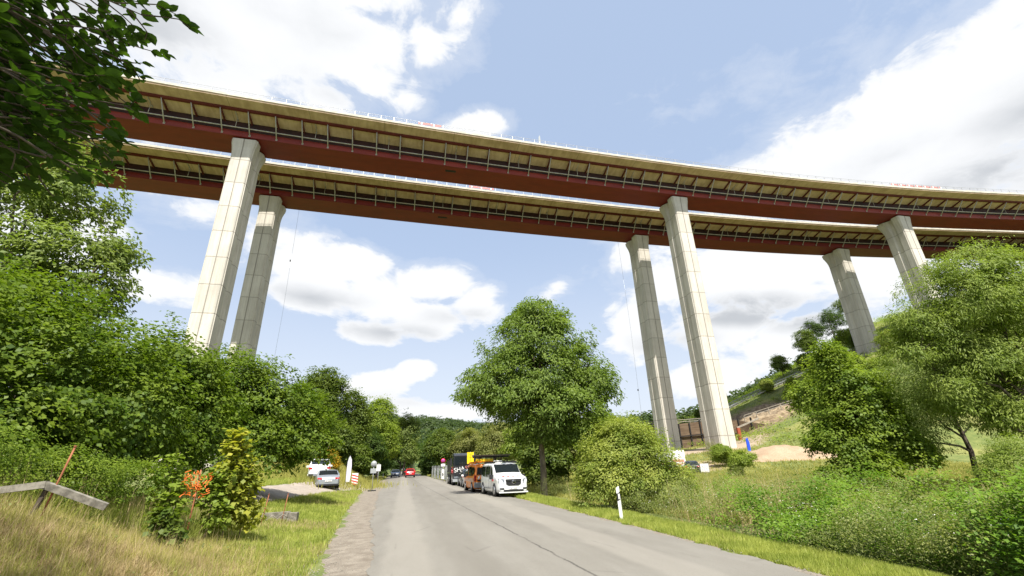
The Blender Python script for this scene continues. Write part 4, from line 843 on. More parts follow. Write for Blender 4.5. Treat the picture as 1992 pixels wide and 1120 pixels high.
# ---------------------------------------------------------------- vehicles
def vehicle(kind, loc, rz, label, cat, paint, W=1.85, Lg=4.6, top=None, group=None, name='parked_car', glassbits=None, bumper=None, wheels=(.85, 3.6), wr=.33, front=-1, z0=.22, belt=.95, roofrack=False):
    """local axes: y=0 is the near end, y=Lg the far end, front=-1 means the nose is at y=0"""
    o = empty(name, loc, rz, label, cat, group)
    ty = np.array([p[0] for p in top]) * Lg; tzv = np.array([p[1] for p in top])
    Hh = tzv.max()
    def zt(y): return np.interp(y, ty, tzv)
    def endf(y): d = min(y, Lg - y); return 1 - .16 * max(0, 1 - d / .45) ** 2
    def hw(y, z):
        w_ = W / 2 * endf(y)
        if z < .45: w_ *= 1 - .05 * (.45 - z) / .3
        if z > belt: w_ *= 1 - .17 * min(1, (z - belt) / (1.45 - .95)) ** 1.1 * (0.65 if Hh > 1.8 else 1)
        return w_
    yy = sorted(set(list(np.linspace(0, Lg, 36)) + list(ty))); rows = []
    for y in yy:
        t_ = zt(y); zb = z0 + .10 * max(0, 1 - min(y, Lg - y) / .4); half = [(0, zb), (hw(y, zb) * .93, zb)]
        for q in (.08, .2, .35, .5, .62, .74, .85, .93, .975):
            z = zb + (t_ - zb) * q; f = 1 if q < .9 else 1 - .05 * ((q - .9) / .075); half.append((hw(y, z) * f, z))
        wt = hw(y, t_); half += [(wt * .86, t_ - .01), (wt * .5, t_ + .012), (0, t_ + .02)]
        rows.append([(x_, y, z) for x_, z in half] + [(-x_, y, z) for x_, z in half[-2:0:-1]])
    Pm = np.array(rows); Pm = np.concatenate([Pm, Pm[:, :1]], 1)
    m = MB(); a, b = Pm.shape[:2]
    m.add(Pm.reshape(-1, 3), [(i * b + j, (i + 1) * b + j, (i + 1) * b + j + 1, i * b + j + 1) for i in range(a - 1) for j in range(b - 1)] , True)
    m.add(Pm[0, :-1], [tuple(range(b - 1))]); m.add(Pm[-1, :-1], [tuple(range(b - 2, -1, -1))])
    body = m.build('body', M[paint], o)
    for sx in (-1, 1):
        for poly in glassbits['side']:
            mm = MB(); mm.add([(sx * (hw(y * Lg, z) + .012), y * Lg, z) for y, z in poly], [tuple(range(len(poly)))]).build('side_window', M['glass'], o)
        for wy in wheels:
            x_ = sx * (W / 2 - .11); MB().disc((sx * (W / 2 - .005), wy, wr), (1, 0, 0), wr + .07, .03, 22).build('wheel_arch', M['black'], o)
            wh = MB().disc((x_, wy, wr), (1, 0, 0), wr, .26, 22).build('wheel', M['tyre'], o)
            MB().disc((sx * (W / 2 + .022), wy, wr), (1, 0, 0), wr * .66, .02, 16).build('rim', M['rim'], wh)
        mm = MB().box(sx * (W / 2 - .04) if sx > 0 else sx * (W / 2 + .2), sx * (W / 2 + .2) if sx > 0 else sx * (W / 2 - .04), glassbits['mirror'] * Lg - .06, glassbits['mirror'] * Lg + .06, belt + .02, belt + (.28 if Hh > 1.8 else .16)).build('wing_mirror', M['black'] if Hh > 1.8 else M[paint], o)
    for y0, y1, ins, nm in glassbits['ends']:
        q = MB(); sgn = -1 if y0 < .5 else 1; a_, b_ = y0 * Lg, y1 * Lg; off = .02
        vs = []
        for i in range(7):
            y = a_ + (b_ - a_) * i / 6; z = zt(y)
            for j in range(7):
                w_ = hw(y, z) * (.93 - ins * (1 if abs(y1 - y0) > .02 else 1)); x_ = -w_ + 2 * w_ * j / 6
                vs.append((x_, y + sgn * off, z + .032 - .012 * (j - 3) ** 2 / 9))
        q.add(vs, [(i * 7 + j, i * 7 + j + 1, (i + 1) * 7 + j + 1, (i + 1) * 7 + j) for i in range(6) for j in range(6)], True).build(nm, M['glass'], o)
    return o, hw, zt
def plate(o, y, z, w_=.52, front=-1):
    p = MB().box(-w_ / 2, w_ / 2, min(y, y + front * .025), max(y, y + front * .025), z - .055, z + .055).build('number_plate', M['white'], o)
    t_ = MB()
    for i in range(7):
        if i == 2: continue
        t_.box(-.20 + i * .06, -.165 + i * .06, y + front * .028 - .002, y + front * .028 + .002, z - .03, z + .03)
    t_.build('plate_characters', M['black'], p)
VANTOP = [(0, .78), (.015, .95), (.06, 1.08), (.20, 1.22), (.235, 1.30), (.36, 1.84), (.42, 1.90), (.7, 1.92), (.97, 1.88), (.99, 1.80), (1, 1.05)]
VANG = dict(side=[[(.265, 1.08), (.41, 1.10), (.41, 1.72), (.375, 1.70)], [(.435, 1.10), (.68, 1.10), (.68, 1.74), (.435, 1.74)], [(.70, 1.10), (.95, 1.12), (.935, 1.72), (.70, 1.74)]], ends=[(.242, .352, .02, 'windscreen')], mirror=.27)
v1, hw, zt = vehicle('van', (6.55, 28.55, .02), R_(3.5), 'white van facing the camera with black grille and striped bonnet', 'van', 'vanwhite', 1.93, 5.1, VANTOP, name='parked_van', glassbits=VANG, wheels=(.95, 4.15), wr=.35)
g = MB(); g.add([(-.50, -.03, .98), (.50, -.03, .98), (.46, -.03, .70), (.30, -.03, .62), (-.30, -.03, .62), (-.46, -.03, .70), (-.50, .06, .98), (.50, .06, .98), (.46, .06, .70), (.30, .06, .62), (-.30, .06, .62), (-.46, .06, .70)], [(0, 1, 2, 3, 4, 5), (0, 6, 7, 1), (1, 7, 8, 2), (5, 11, 6, 0), (3, 9, 10, 4), (2, 8, 9, 3), (4, 10, 11, 5)]); gr = g.build('grille', M['black'], v1)
MB().disc((0, -.045, .82), (0, 1, 0), .115, .02, 20).disc((0, -.057, .82), (0, 1, 0), .0, .01, 6).build('star_badge', M['chrome'], gr)
b3 = MB(); b3.disc((0, -.058, .82), (0, 1, 0), .088, .008, 20).build('badge_disc', M['black'], gr)
b3 = MB()
for a in (90, 210, 330): b3.bar((0, -.066, .82), (.09 * math.cos(R_(a)), -.066, .82 + .09 * math.sin(R_(a))), .022, .008)
b3.build('star', M['chrome'], gr)
MB().bar((-.47, -.04, .86), (-.14, -.04, .86), .012, .03).bar((.14, -.04, .86), (.47, -.04, .86), .012, .03).build('grille_bar', M['chrome'], gr)
for s in (-1, 1):
    MB().add([(s * .56, -.005, .98), (s * .90, .20, 1.05), (s * .935, .34, .98), (s * .90, .10, .80), (s * .62, -.02, .72)], [(0, 1, 2, 3, 4) if s < 0 else (4, 3, 2, 1, 0)]).build('headlight', M['lamp'], v1)
    MB().box(s * .72 - .13, s * .72 + .13, -.03, .03, .42, .50).build('fog_lamp', M['black'], v1)
MB().box(-.62, .62, -.04, .0, .30, .40).build('air_intake', M['black'], v1)
MB().box(-.90, .90, -.02, .1, .22, .29).build('front_lip', M['vanwhite'], v1)
plate(v1, -.035, .48)
st = MB(); sr_ = MB()
for i in range(8):
    x0 = -.62 + i * .155
    (st if i % 2 == 0 else sr_).add([(x0, .30 + .0, float(zt(.30)) + .03), (x0 + .155, .30, float(zt(.30)) + .03), (x0 + .205, .50, float(zt(.50)) + .03), (x0 + .05, .50, float(zt(.50)) + .03)], [(0, 1, 2, 3)])
st.build('warning_stripe', M['red'], v1); sr_.build('warning_stripe', M['white'], v1)
w2 = MB()
for i in range(3): w2.box(-.985, -.975, 1.15 + i * .16, 1.23 + i * .16, .86, .97)
w2.build('side_marking', M['red'], v1)
MB().box(-.72, .72, 1.75, 1.85, 1.98, 2.03).box(-.72, .72, 4.4, 4.5, 1.98, 2.03).box(-.74, -.70, 1.6, 4.6, 1.90, 1.99).box(.70, .74, 1.6, 4.6, 1.90, 1.99).build('roof_rack', M['black'], v1)
lb = MB(); lb.box(-.62, -.1, 2.2, 2.45, 1.93, 2.08).build('beacon_bar', M['plastic'], v1)
MB().box(-.97, -.962, 2.4, 2.415, .45, 1.8).box(-.972, -.96, 1.95, 4.4, .42, .44).build('door_seam', M['black'], v1)
# orange service van, tail towards the camera
VT2 = [(0, .95), (.01, 1.75), (.03, 1.88), (.3, 1.94), (.6, 1.92), (.66, 1.84), (.78, 1.28), (.83, 1.18), (.96, 1.02), (1, .75)]
VG2 = dict(side=[[(.05, 1.10), (.26, 1.10), (.26, 1.72), (.05, 1.70)], [(.29, 1.10), (.52, 1.10), (.52, 1.74), (.29, 1.74)], [(.56, 1.10), (.72, 1.08), (.64, 1.70), (.56, 1.72)]], ends=[(.68, .775, .02, 'windscreen')], mirror=.72)
v2, hw, zt = vehicle('van', (6.0, 34.9, .02), R_(2), 'orange service van seen from behind, with a folded board on its roof', 'van', 'orange', 1.9, 4.9, VT2, name='parked_van', glassbits=VG2, wheels=(.95, 3.95), wr=.34, front=1)
MB().add([(-.70, -.03, 1.68), (.70, -.03, 1.68), (.76, -.03, 1.18), (-.76, -.03, 1.18)], [(3, 2, 1, 0)]).build('rear_window', M['glass'], v2)
MB().box(-.92, .92, -.10, .12, .32, .68).build('rear_bumper', M['signback'], v2)
MB().box(-.70, .70, -.035, -.005, .74, .84).build('tailgate_trim', M['black'], v2)
plate(v2, -.036, .79)
for s in (-1, 1): MB().box(s * .87 - .07, s * .87 + .07, -.03, .06, .75, 1.15).build('tail_light', M['tail'], v2)
wv_ = MB()
for i in range(5): wv_.add([(-.72 + i * .28, -.035, .88), (-.58 + i * .28, -.035, .88), (-.46 + i * .28, -.035, 1.12), (-.60 + i * .28, -.035, 1.12)], [(0, 1, 2, 3)])
wv_.build('reflective_stripes', M['white'], v2)
wv_ = MB()
for i in range(9): wv_.add([(-.962, .2 + i * .5, .7), (-.962, .4 + i * .5, .7), (-.962, .55 + i * .5, .95), (-.962, .35 + i * .5, .95)], [(3, 2, 1, 0)])
wv_.build('side_stripes', M['white'], v2)
MB().box(-.85, .85, .3, .5, 2.02, 2.10).box(-.85, .85, 2.4, 2.6, 2.02, 2.10).box(-.87, -.8, .2, 2.9, 1.92, 2.03).box(.8, .87, .2, 2.9, 1.92, 2.03).build('roof_rack', M['orange'], v2)
MB().box(-.8, .5, .05, .16, 2.10, 2.26).build('warning_light_bar', M['yellow'], v2)
brd = empty('warning_board', (6.5, 36.6, 2.45), 0, 'long flat grey board lying across the roof rack of the orange van', 'board')
MB().box(-1.3, 1.55, -.55, .55, .05, .15).build('panel', M['wood'], brd); MB().box(-1.25, 1.45, -.5, .5, -.06, .05).build('frame', M['black'], brd)
MB().box(-.8, -.7, -.45, .45, -.35, -.06).box(.4, .5, -.45, .45, -.35, -.06).build('bracket', M['black'], brd)
# white hatchback
HT = [(0, .85), (.01, 1.0), (.05, 1.12), (.12, 1.42), (.2, 1.53), (.42, 1.57), (.56, 1.50), (.72, 1.05), (.80, .98), (.96, .82), (1, .6)]
HG = dict(side=[[(.10, 1.02), (.27, .99), (.27, 1.40), (.20, 1.38)], [(.29, .99), (.47, .97), (.47, 1.42), (.29, 1.41)], [(.49, .97), (.66, .95), (.54, 1.36), (.49, 1.40)]], ends=[(.055, .125, .08, 'rear_window'), (.575, .70, .04, 'windscreen')], mirror=.66)
v3, hw, zt = vehicle('car', (6.3, 41.0, .02), 0, 'white hatchback parked between the orange van and the black truck, seen from behind', 'car', 'vanwhite', 1.82, 4.3, HT, name='parked_car', glassbits=HG, wheels=(.8, 3.4), wr=.34)
for s in (-1, 1): MB().box(s * .74 - .14, s * .74 + .14, -.02, .12, .82, .95).build('tail_light', M['tail'], v3)
MB().box(-.85, .85, -.05, .1, .28, .48).build('rear_bumper', M['black'], v3); plate(v3, -.02, .68)
v4 = copy_tree(v3); v4.location = (6.35, 45.4, .02); v4['label'] = 'black car almost hidden between the white hatchback and the truck'
for ch in v4.children:
    if ch.name.startswith('body') or ch.name.startswith('wing'): ch.data = ch.data.copy(); ch.data.materials[0] = M['carblack']
# black truck
tr = empty('black_truck', (6.3, 50.2, .02), R_(0), 'black lorry with painted lettering on its front, behind the parked cars', 'truck')
c = MB(); c.add([(-1.22, 0, .55), (1.22, 0, .55), (1.22, 0, 1.9), (1.18, .12, 2.9), (-1.18, .12, 2.9), (-1.22, 0, 1.9), (-1.22, 2.1, .55), (1.22, 2.1, .55), (1.22, 2.1, 1.9), (1.18, 2.1, 3.0), (-1.18, 2.1, 3.0), (-1.22, 2.1, 1.9)],
 [(0, 1, 2, 5), (5, 2, 3, 4), (1, 7, 8, 2), (2, 8, 9, 3), (6, 0, 5, 11), (11, 5, 4, 10), (4, 3, 9, 10), (7, 6, 11, 8), (8, 11, 10, 9), (0, 6, 7, 1)]).build('cab', M['carblack'], tr)
df = MB(); n_ = 9
vs = [(x_, .25 + 1.7 * (1 - math.cos(math.pi / 2 * i / (n_ - 1))) * .6, 2.85 + .30 * math.sin(math.pi / 2 * i / (n_ - 1))) for i in range(n_) for x_ in (-1.12, 1.12)]
df.add(vs + [(-1.12, 2.0, 2.95), (1.12, 2.0, 2.95), (-1.12, 2.0, 3.15), (1.12, 2.0, 3.15)], [(2 * i, 2 * i + 1, 2 * i + 3, 2 * i + 2) for i in range(n_ - 1)] + [(16, 17, 21, 20), (20, 21, 19, 18), tuple([0] + [2 * i for i in range(1, 9)] + [20, 18]), tuple([18 + 1, 21] + [2 * i + 1 for i in range(8, -1, -1)])], False).build('roof_deflector', M['tarp'], tr)
MB().add([(-1.08, -.03, 1.98), (1.08, -.03, 1.98), (1.05, .075, 2.78), (-1.05, .075, 2.78)], [(0, 1, 2, 3)]).build('windscreen', M['glass'], tr)
for s in (-1, 1):
    MB().add([(s * 1.235, .3, 1.95), (s * 1.235, 1.2, 1.85), (s * 1.20, 1.2, 2.7), (s * 1.20, .35, 2.7)], [(0, 1, 2, 3)]).build('side_window', M['glass'], tr)
    for wy in (1.0, 4.6, 6.0):
        wh = MB().disc((s * 1.08, wy, .5), (1, 0, 0), .5, .3, 22).build('wheel', M['tyre'], tr); MB().disc((s * 1.235, wy, .5), (1, 0, 0), .27, .02, 16).build('rim', M['rim'], wh)
    MB().box(s * 1.45 - .09, s * 1.45 + .09, -.05, .08, 1.95, 2.65).build('wing_mirror', M['black'], tr)
    MB().box(s * .93 - .2, s * .93 + .2, -.06, .02, .68, .86).build('headlight', M['lamp'], tr)
MB().box(-1.25, 1.25, -.08, .3, .35, .62).build('bumper', M['signback'], tr)
MB().box(-1.2, 1.2, 2.5, 7.2, .95, 1.15).build('chassis', M['black'], tr)
MB().box(-1.22, 1.22, 2.6, 7.2, 1.2, 2.5).build('load_body', M['tarp'], tr)
MB().box(-.9, .9, -.04, .0, 1.0, 1.25).build('grille', M['black'], tr)
def text(s, size, loc, rot, m, parent, name='lettering', ext=.004):
    cu = bpy.data.curves.new(name, 'FONT'); cu.body = s; cu.size = size; cu.extrude = ext; cu.align_x = 'CENTER'; cu.align_y = 'CENTER'
    t_ = bpy.data.objects.new(name, cu); COL.objects.link(t_)
    dg = bpy.context.evaluated_depsgraph_get(); me = bpy.data.meshes.new_from_object(t_.evaluated_get(dg)); bpy.data.objects.remove(t_)
    o = link(name, me, m, parent, loc); o.rotation_euler = rot; return o
text('SHA', .62, (-.58, -.03, 1.52), (R_(90), R_(-10), 0), M['white'], tr); text('SS', .55, (.28, -.03, 1.66), (R_(90), R_(-8), 0), M['pink'], tr)
# cars on the road
SED = [(0, .7), (.01, .86), (.05, .96), (.14, 1.02), (.28, 1.38), (.36, 1.44), (.55, 1.44), (.62, 1.38), (.77, 1.0), (.86, .92), (.97, .78), (1, .58)]
SG = dict(side=[[(.20, 1.0), (.36, .98), (.36, 1.32), (.29, 1.30)], [(.38, .98), (.54, .97), (.54, 1.34), (.38, 1.34)], [(.56, .97), (.71, .95), (.60, 1.30), (.56, 1.32)]], ends=[(.155, .275, .06, 'rear_window'), (.63, .755, .04, 'windscreen')], mirror=.70)
v5, hw, zt = vehicle('car', (-7.6, 43.2, tz(-7.6, 45) + .04), R_(-14), 'silver saloon standing on the track at the end of the left hedge', 'car', 'silver', 1.82, 4.5, SED, name='parked_car', glassbits=SG, wheels=(.85, 3.6), wr=.33)
v5.location = (-6.05, 42.6, tz(-6.0, 44) + .04); v5.rotation_euler = (R_(1.), 0, R_(12))
for s in (-1, 1): MB().add([(s * .52, -.03, .74), (s * .84, .02, .76), (s * .86, .1, .88), (s * .5, -.02, .86)], [(0, 1, 2, 3) if s > 0 else (3, 2, 1, 0)]).build('tail_light', M['tail'], v5)
MB().box(-.8, .8, -.05, .1, .26, .38).build('rear_diffuser', M['black'], v5); plate(v5, -.02, .62)
v6 = copy_tree(v3); v6.location = (-7.6, 47.3, tz(-7.6, 48.5) + .05); v6.rotation_euler = (0, 0, R_(10)); v6.scale = (1.06, 1.06, 1.22); v6['label'] = 'white car partly hidden behind the silver saloon and the left hedge'
v7 = copy_tree(v3); v7.location = (1.3, 93.5, float(roadz(94)) + .06); v7['label'] = 'red car driving away in the middle distance of the road'; v7.name = 'moving_car'
for ch in v7.children:
    if ch.name.startswith('body') or ch.name.startswith('wing'): ch.data = ch.data.copy(); ch.data.materials[0] = M['carred']
v8 = copy_tree(v5); v8.location = (-1.6, 106, float(roadz(106)) + .05); v8.rotation_euler = (0, 0, R_(180)); v8['label'] = 'dark blue car coming towards the camera left of the red car'; v8.name = 'moving_car'
for ch in v8.children:
    if ch.name.startswith('body') or ch.name.startswith('wing'): ch.data = ch.data.copy(); ch.data.materials[0] = M['navy']
for s in (-1, 1): MB().box(s * .66 - .15, s * .66 + .15, 4.45, 4.54, .58, .72).build('headlight', M['lamp'], v8)
v9 = copy_tree(v8); v9.location = (.6, 142, float(roadz(142)) + .05); v9['label'] = 'small distant dark car between the blue car and the red car'; v9.name = 'moving_car'
for ch in v9.children:
    if ch.name.startswith('body'): ch.data = ch.data.copy(); ch.data.materials[0] = M['carblack']
v10 = copy_tree(v3); v10.location = (7.2, 124, float(tz(7.2, 124)) + .1); v10.scale = (1, 1, 1.2); v10['label'] = 'distant white van parked right of the red car under the trees'; v10.rotation_euler = (0, 0, R_(-8))

# vehicles on the building site under the middle piers
def sitecopy(src, loc, rz, lab, paint, sc=1., cat='van'):
    q = copy_tree(src); q.location = loc; q.rotation_euler = (0, 0, rz); q.scale = (sc, sc, sc); q['label'] = lab; q['category'] = cat; q.name = 'site_van' if cat == 'van' else 'site_car'
    for ch in q.children:
        if ch.name.startswith('body'): ch.data = ch.data.copy(); ch.data.materials[0] = M[paint]
    return q
def boxvan(loc, rz, lab):
    q = empty('box_van', loc, rz, lab, 'van', 'white box vans on the building site')
    MB().box(-1.0, 1.0, 0, 3.6, .55, 2.6).build('box_body', M['plastic'], q); MB().box(-.95, .95, 3.65, 5.1, .45, 1.9).build('cab', M['vanwhite'], q)
    MB().box(-.8, .8, -.02, 0, 1.0, 1.35).build('red_marking', M['pink'], q); MB().box(-.9, -.05, -.018, 0, 1.5, 2.45).box(.05, .9, -.018, 0, 1.5, 2.45).build('rear_door', M['vanwhite'], q)
    for s in (-1, 1):
        for wy in (.8, 4.4): MB().disc((s * .85, wy, .38), (1, 0, 0), .38, .25, 18).build('wheel', M['tyre'], q)
    return q
boxvan((38.6, 61.5, tz(38.6, 62)), R_(-25), 'white van with red stripe behind the dark car, nearest the middle pier')
boxvan((36.0, 61.0, tz(36.0, 61)), R_(-25), 'white van with pink markings left of the other van, half behind the light green bush')
dc = sitecopy(v3, (35.2, 53.2, tz(35.2, 53.2) + .02), R_(-30), 'dark car with red tail lamps parked in front of the white vans', 'carblack', 1.0, 'car')
pal = empty('pallet_stack', (33.2, 54.2, tz(33.2, 54.2)), R_(-20), 'stack of reddish boards on the left of the dark car on the building site', 'pallets')
for i in range(6): MB().box(-1.1, 1.1, -.5, .5, i * .24, i * .24 + .14).build('board_layer', M['brickred'] if i % 2 else M['wood'], pal)
ibc = empty('water_tank', (37.3, 53.8, tz(37.3, 53.8)), R_(-30), 'white square plastic tank in the grass right of the dark car', 'tank')
MB().box(-.5, .5, -.5, .5, .16, 1.1).build('tank', M['plastic'], ibc); MB().box(-.55, .55, -.55, .55, 0, .15).build('pallet', M['wood'], ibc)
cg = MB()
for i in range(5):
    for s in (-.52, .52): cg.box(-.5 + i * .25 - .012, -.5 + i * .25 + .012, s - .012, s + .012, .15, 1.12); cg.box(s - .012, s + .012, -.5 + i * .25 - .012, -.5 + i * .25 + .012, .15, 1.12)
cg.build('cage', M['galv'], ibc)

# ---------------------------------------------------------------- signs and street furniture
def post(loc, lab, h=1.05, lean=0):
    q = empty('marker_post', loc, 0, lab, 'marker post')
    def sec(z, a=.06, b=.05): return [(-a, 0, z + .0), (0, -b, z), (a, 0, z + 0), (0, b * .4, z)]
    def seg(z0, z1, m, nm, k=1.0, sl=0):
        a = .06 * k; b = .05 * k
        vs = [(-a, 0, z0 - sl), (0, -b, z0), (a, 0, z0 + sl), (0, b * .4, z0), (-a, 0, z1 - sl), (0, -b, z1), (a, 0, z1 + sl), (0, b * .4, z1)]
        return MB().add(vs, [(3, 2, 1, 0), (4, 5, 6, 7), (0, 1, 5, 4), (1, 2, 6, 5), (2, 3, 7, 6), (3, 0, 4, 7)]).build(nm, M[m], q)
    seg(-.2, h, 'white', 'post', 1, .03); bk = seg(h - .40, h - .17, 'black', 'black_band', 1.04, .03)
    MB().box(-.035, -.012, -.05, -.042, h - .37, h - .20).box(.0, .022, -.06, -.052, h - .37, h - .20).build('reflector', M['white'], bk)
    q.rotation_euler = (0, R_(lean), 0); return q
post((7.12, 15.2, tz(7.12, 15.2)), 'white roadside marker post with black band on the right verge', 1.02, -2)
post((-3.9, 100, tz(-3.9, 100)), 'small distant roadside marker post left of the blue car', .95)
def pole_sign(name, loc, rz, lab, cat, h, parts):
    q = empty(name, loc, rz, lab, cat)
    MB().tube([(0, .04, -.2), (0, .04, h)], .032, 8).build('pole', M['galv'], q)
    for nm, mk, mb in parts: mb.build(nm, M[mk], q)
    return q
zs = lambda x, y: tz(x, y)
q = pole_sign('road_sign', (-2.35 - .35, 46, zs(-2.7, 46)), 0, 'round traffic sign seen from behind, above a rectangular plate on one pole', 'sign', 2.75,
  [('sign_disc', 'signback', MB().disc((0, -.0, 2.45), (0, 1, 0), .30, .02, 28)), ('sign_plate', 'signback', MB().box(-.30, .30, -.01, .01, 1.62, 2.05)), ('foot_plate', 'black', MB().box(-.4, .4, -.2, .25, .0, .12))])
q.scale = (.88, .88, .95); MB().box(-.28, .28, -.02, -.012, 2.40, 2.44).box(-.28, .28, -.02, -.012, 2.50, 2.53).build('bracket', M['galv'], q)
q = pole_sign('notice_sign', (-2.85, 58, zs(-2.85, 58)), 0, 'rectangular pale sign on a slim pole right of the round sign', 'sign', 2.5,
  [('sign_plate', 'plastic', MB().box(-.23, .23, -.01, .01, 1.65, 2.40)), ('foot_plate', 'black', MB().box(-.35, .35, -.2, .25, .0, .1))])
MB().box(-.23, .23, -.014, -.0105, 1.65, 1.68).box(-.23, .23, -.014, -.0105, 2.37, 2.40).build('border', M['signback'], q)
# no stopping sign
q = pole_sign('no_stopping_sign', (5.6, 70, zs(5.6, 70)), R_(4), 'red and blue no stopping sign with white plate, before the wire fence', 'sign', 3.0,
  [('red_disc', 'red', MB().disc((0, -.0, 2.70), (0, 1, 0), .32, .02, 28)), ('supplementary_plate', 'white', MB().box(-.30, .30, -.01, .01, 1.95, 2.28)), ('lower_board', 'white', MB().box(-.18, .18, -.03, -.01, .25, 1.55))])
MB().disc((0, -.013, 2.70), (0, 1, 0), .24, .006, 28).build('blue_field', mat('sign_blue', (.09, .06, .42), .5), q)
for a in (45, -45): MB().bar((-.23 * math.cos(R_(a)), -.022, 2.70 - .23 * math.sin(R_(a))), (.23 * math.cos(R_(a)), -.022, 2.70 + .23 * math.sin(R_(a))), .055, .006 if a > 0 else .005).build('red_bar', M['red'], q)
MB().box(-.14, .14, -.016, -.0105, 2.10, 2.13).build('arrow', M['black'], q)
MB().add([(-.09, -.032, .62), (.05, -.032, .55), (.11, -.032, .85), (.02, -.032, 1.15), (-.11, -.032, 1.0)], [(0, 1, 2, 3, 4)]).build('black_symbol', M['black'], q)
# yellow sign
q = pole_sign('yellow_sign', (6.45, 47.0, 0), 0, 'square yellow sign with dark symbol standing before the black truck', 'sign', 3.15,
  [('sign_plate', 'yellow', MB().box(-.33, .33, -.01, .01, 2.05, 3.12))])
MB().box(-.16, .16, -.016, -.0105, 2.88, 2.92).box(-.16, .12, -.016, -.0105, 2.60, 2.64).box(-.16, .16, -.016, -.0105, 2.30, 2.34).box(-.02, .02, -.016, -.0105, 2.34, 2.88).build('symbol', M['orange'], q)
# beach flag and barricade at the track junction
q = empty('beach_flag', (-5.3, 50.0, tz(-5.3, 50)), R_(38), 'tall narrow white sail-shaped banner on a base at the junction', 'flag')
MB().tube([(-.22, 0, 0), (-.25, 0, 1.2), (-.2, 0, 2.2), (0, 0, 2.75)], .02, 6).build('pole', M['galv'], q)
oz = [(-.23, .35), (.20, .35), (.27, 1.0), (.28, 1.8), (.22, 2.4), (.02, 2.78), (-.12, 2.5), (-.21, 1.9), (-.25, 1.1)]
MB().add([(a, 0, b) for a, b in oz] + [(a, .015, b) for a, b in oz], [tuple(range(9)), tuple(range(17, 8, -1))] + [(i, (i + 1) % 9, 9 + (i + 1) % 9, 9 + i) for i in range(9)]).build('sail', M['bannerw'], q)
MB().box(-.35, .25, -.2, .2, 0, .1).build('base', M['plastic'], q)
q = empty('barricade_beacon', (-4.75, 51.0, tz(-4.75, 51)), 0, 'red and white striped beacon board right of the sail-shaped banner', 'barrier')
MB().box(-.3, .3, -.02, .02, .2, 1.25).build('board', M['white'], q)
b = MB()
for i in range(4): b.add([(-.3, -.025, .25 + i * .26), (-.3, -.025, .38 + i * .26), (.3, -.025, .38 + i * .26 - .16), (.3, -.025, .25 + i * .26 - .16)], [(3, 2, 1, 0)])
b.build('stripes', M['red'], q); MB().box(-.4, .4, -.2, .2, 0, .12).build('foot', M['black'], q)
q = empty('traffic_cone', (-6.2, 49.2, tz(-6.2, 49.2)), 0, 'small pale cone on the track left of the sail-shaped banner', 'cone')
MB().tube([(0, 0, .03), (0, 0, .45)], [.14, .03], 12).build('cone', M['plastic'], q); MB().box(-.19, .19, -.19, .19, 0, .03).build('base', M['red'], q)
# pale slab at the junction
# site fence panels right of the road
def fence_panel(loc, rz, lab, Lp=3.4):
    q = empty('wire_fence_panel', loc, rz, lab, 'fence', 'mobile wire fence panels right of the road')
    MB().tube([(0, 0, .1), (0, 0, 2.0), (0, Lp, 2.0), (0, Lp, .1)], .022, 6).tube([(0, 0, .15), (0, Lp, .15)], .022, 6).build('frame', M['galv'], q)
    m_ = MB()
    for i in range(1, 30): m_.box(-.006, .006, Lp * i / 30 - .006, Lp * i / 30 + .006, .15, 2.0)
    for i in range(1, 8): m_.box(-.006, .006, 0, Lp, .15 + i * .23, .162 + i * .23)
    m_.build('mesh', M['galv'], q); MB().box(-.12, .12, -.35, .35, 0, .13).build('foot', M['oldconc'], q)
    return q
labs = ['farthest wire fence panel right of the road', 'wire fence panel second from the far end', 'wire fence panel just beyond the no stopping sign', 'wire fence panel just this side of the no stopping sign', 'wire fence panel nearest the black truck']
f0 = fence_panel((5.15, 86.5, tz(5.5, 86)), 0, labs[0])
for i in range(1, 5):
    y_ = 86.5 - i * 4.6; x_ = 5.15 + i * .22; f1 = copy_tree(f0); f1.location = (x_, y_, tz(x_ + .2, y_)); f1.rotation_euler = (0, 0, R_(2.5)); f1['label'] = labs[i]
q = fence_panel((5.4, 62.8, tz(5.8, 62)), R_(-75), 'wire fence panel standing crosswise behind the black truck', 3.0)
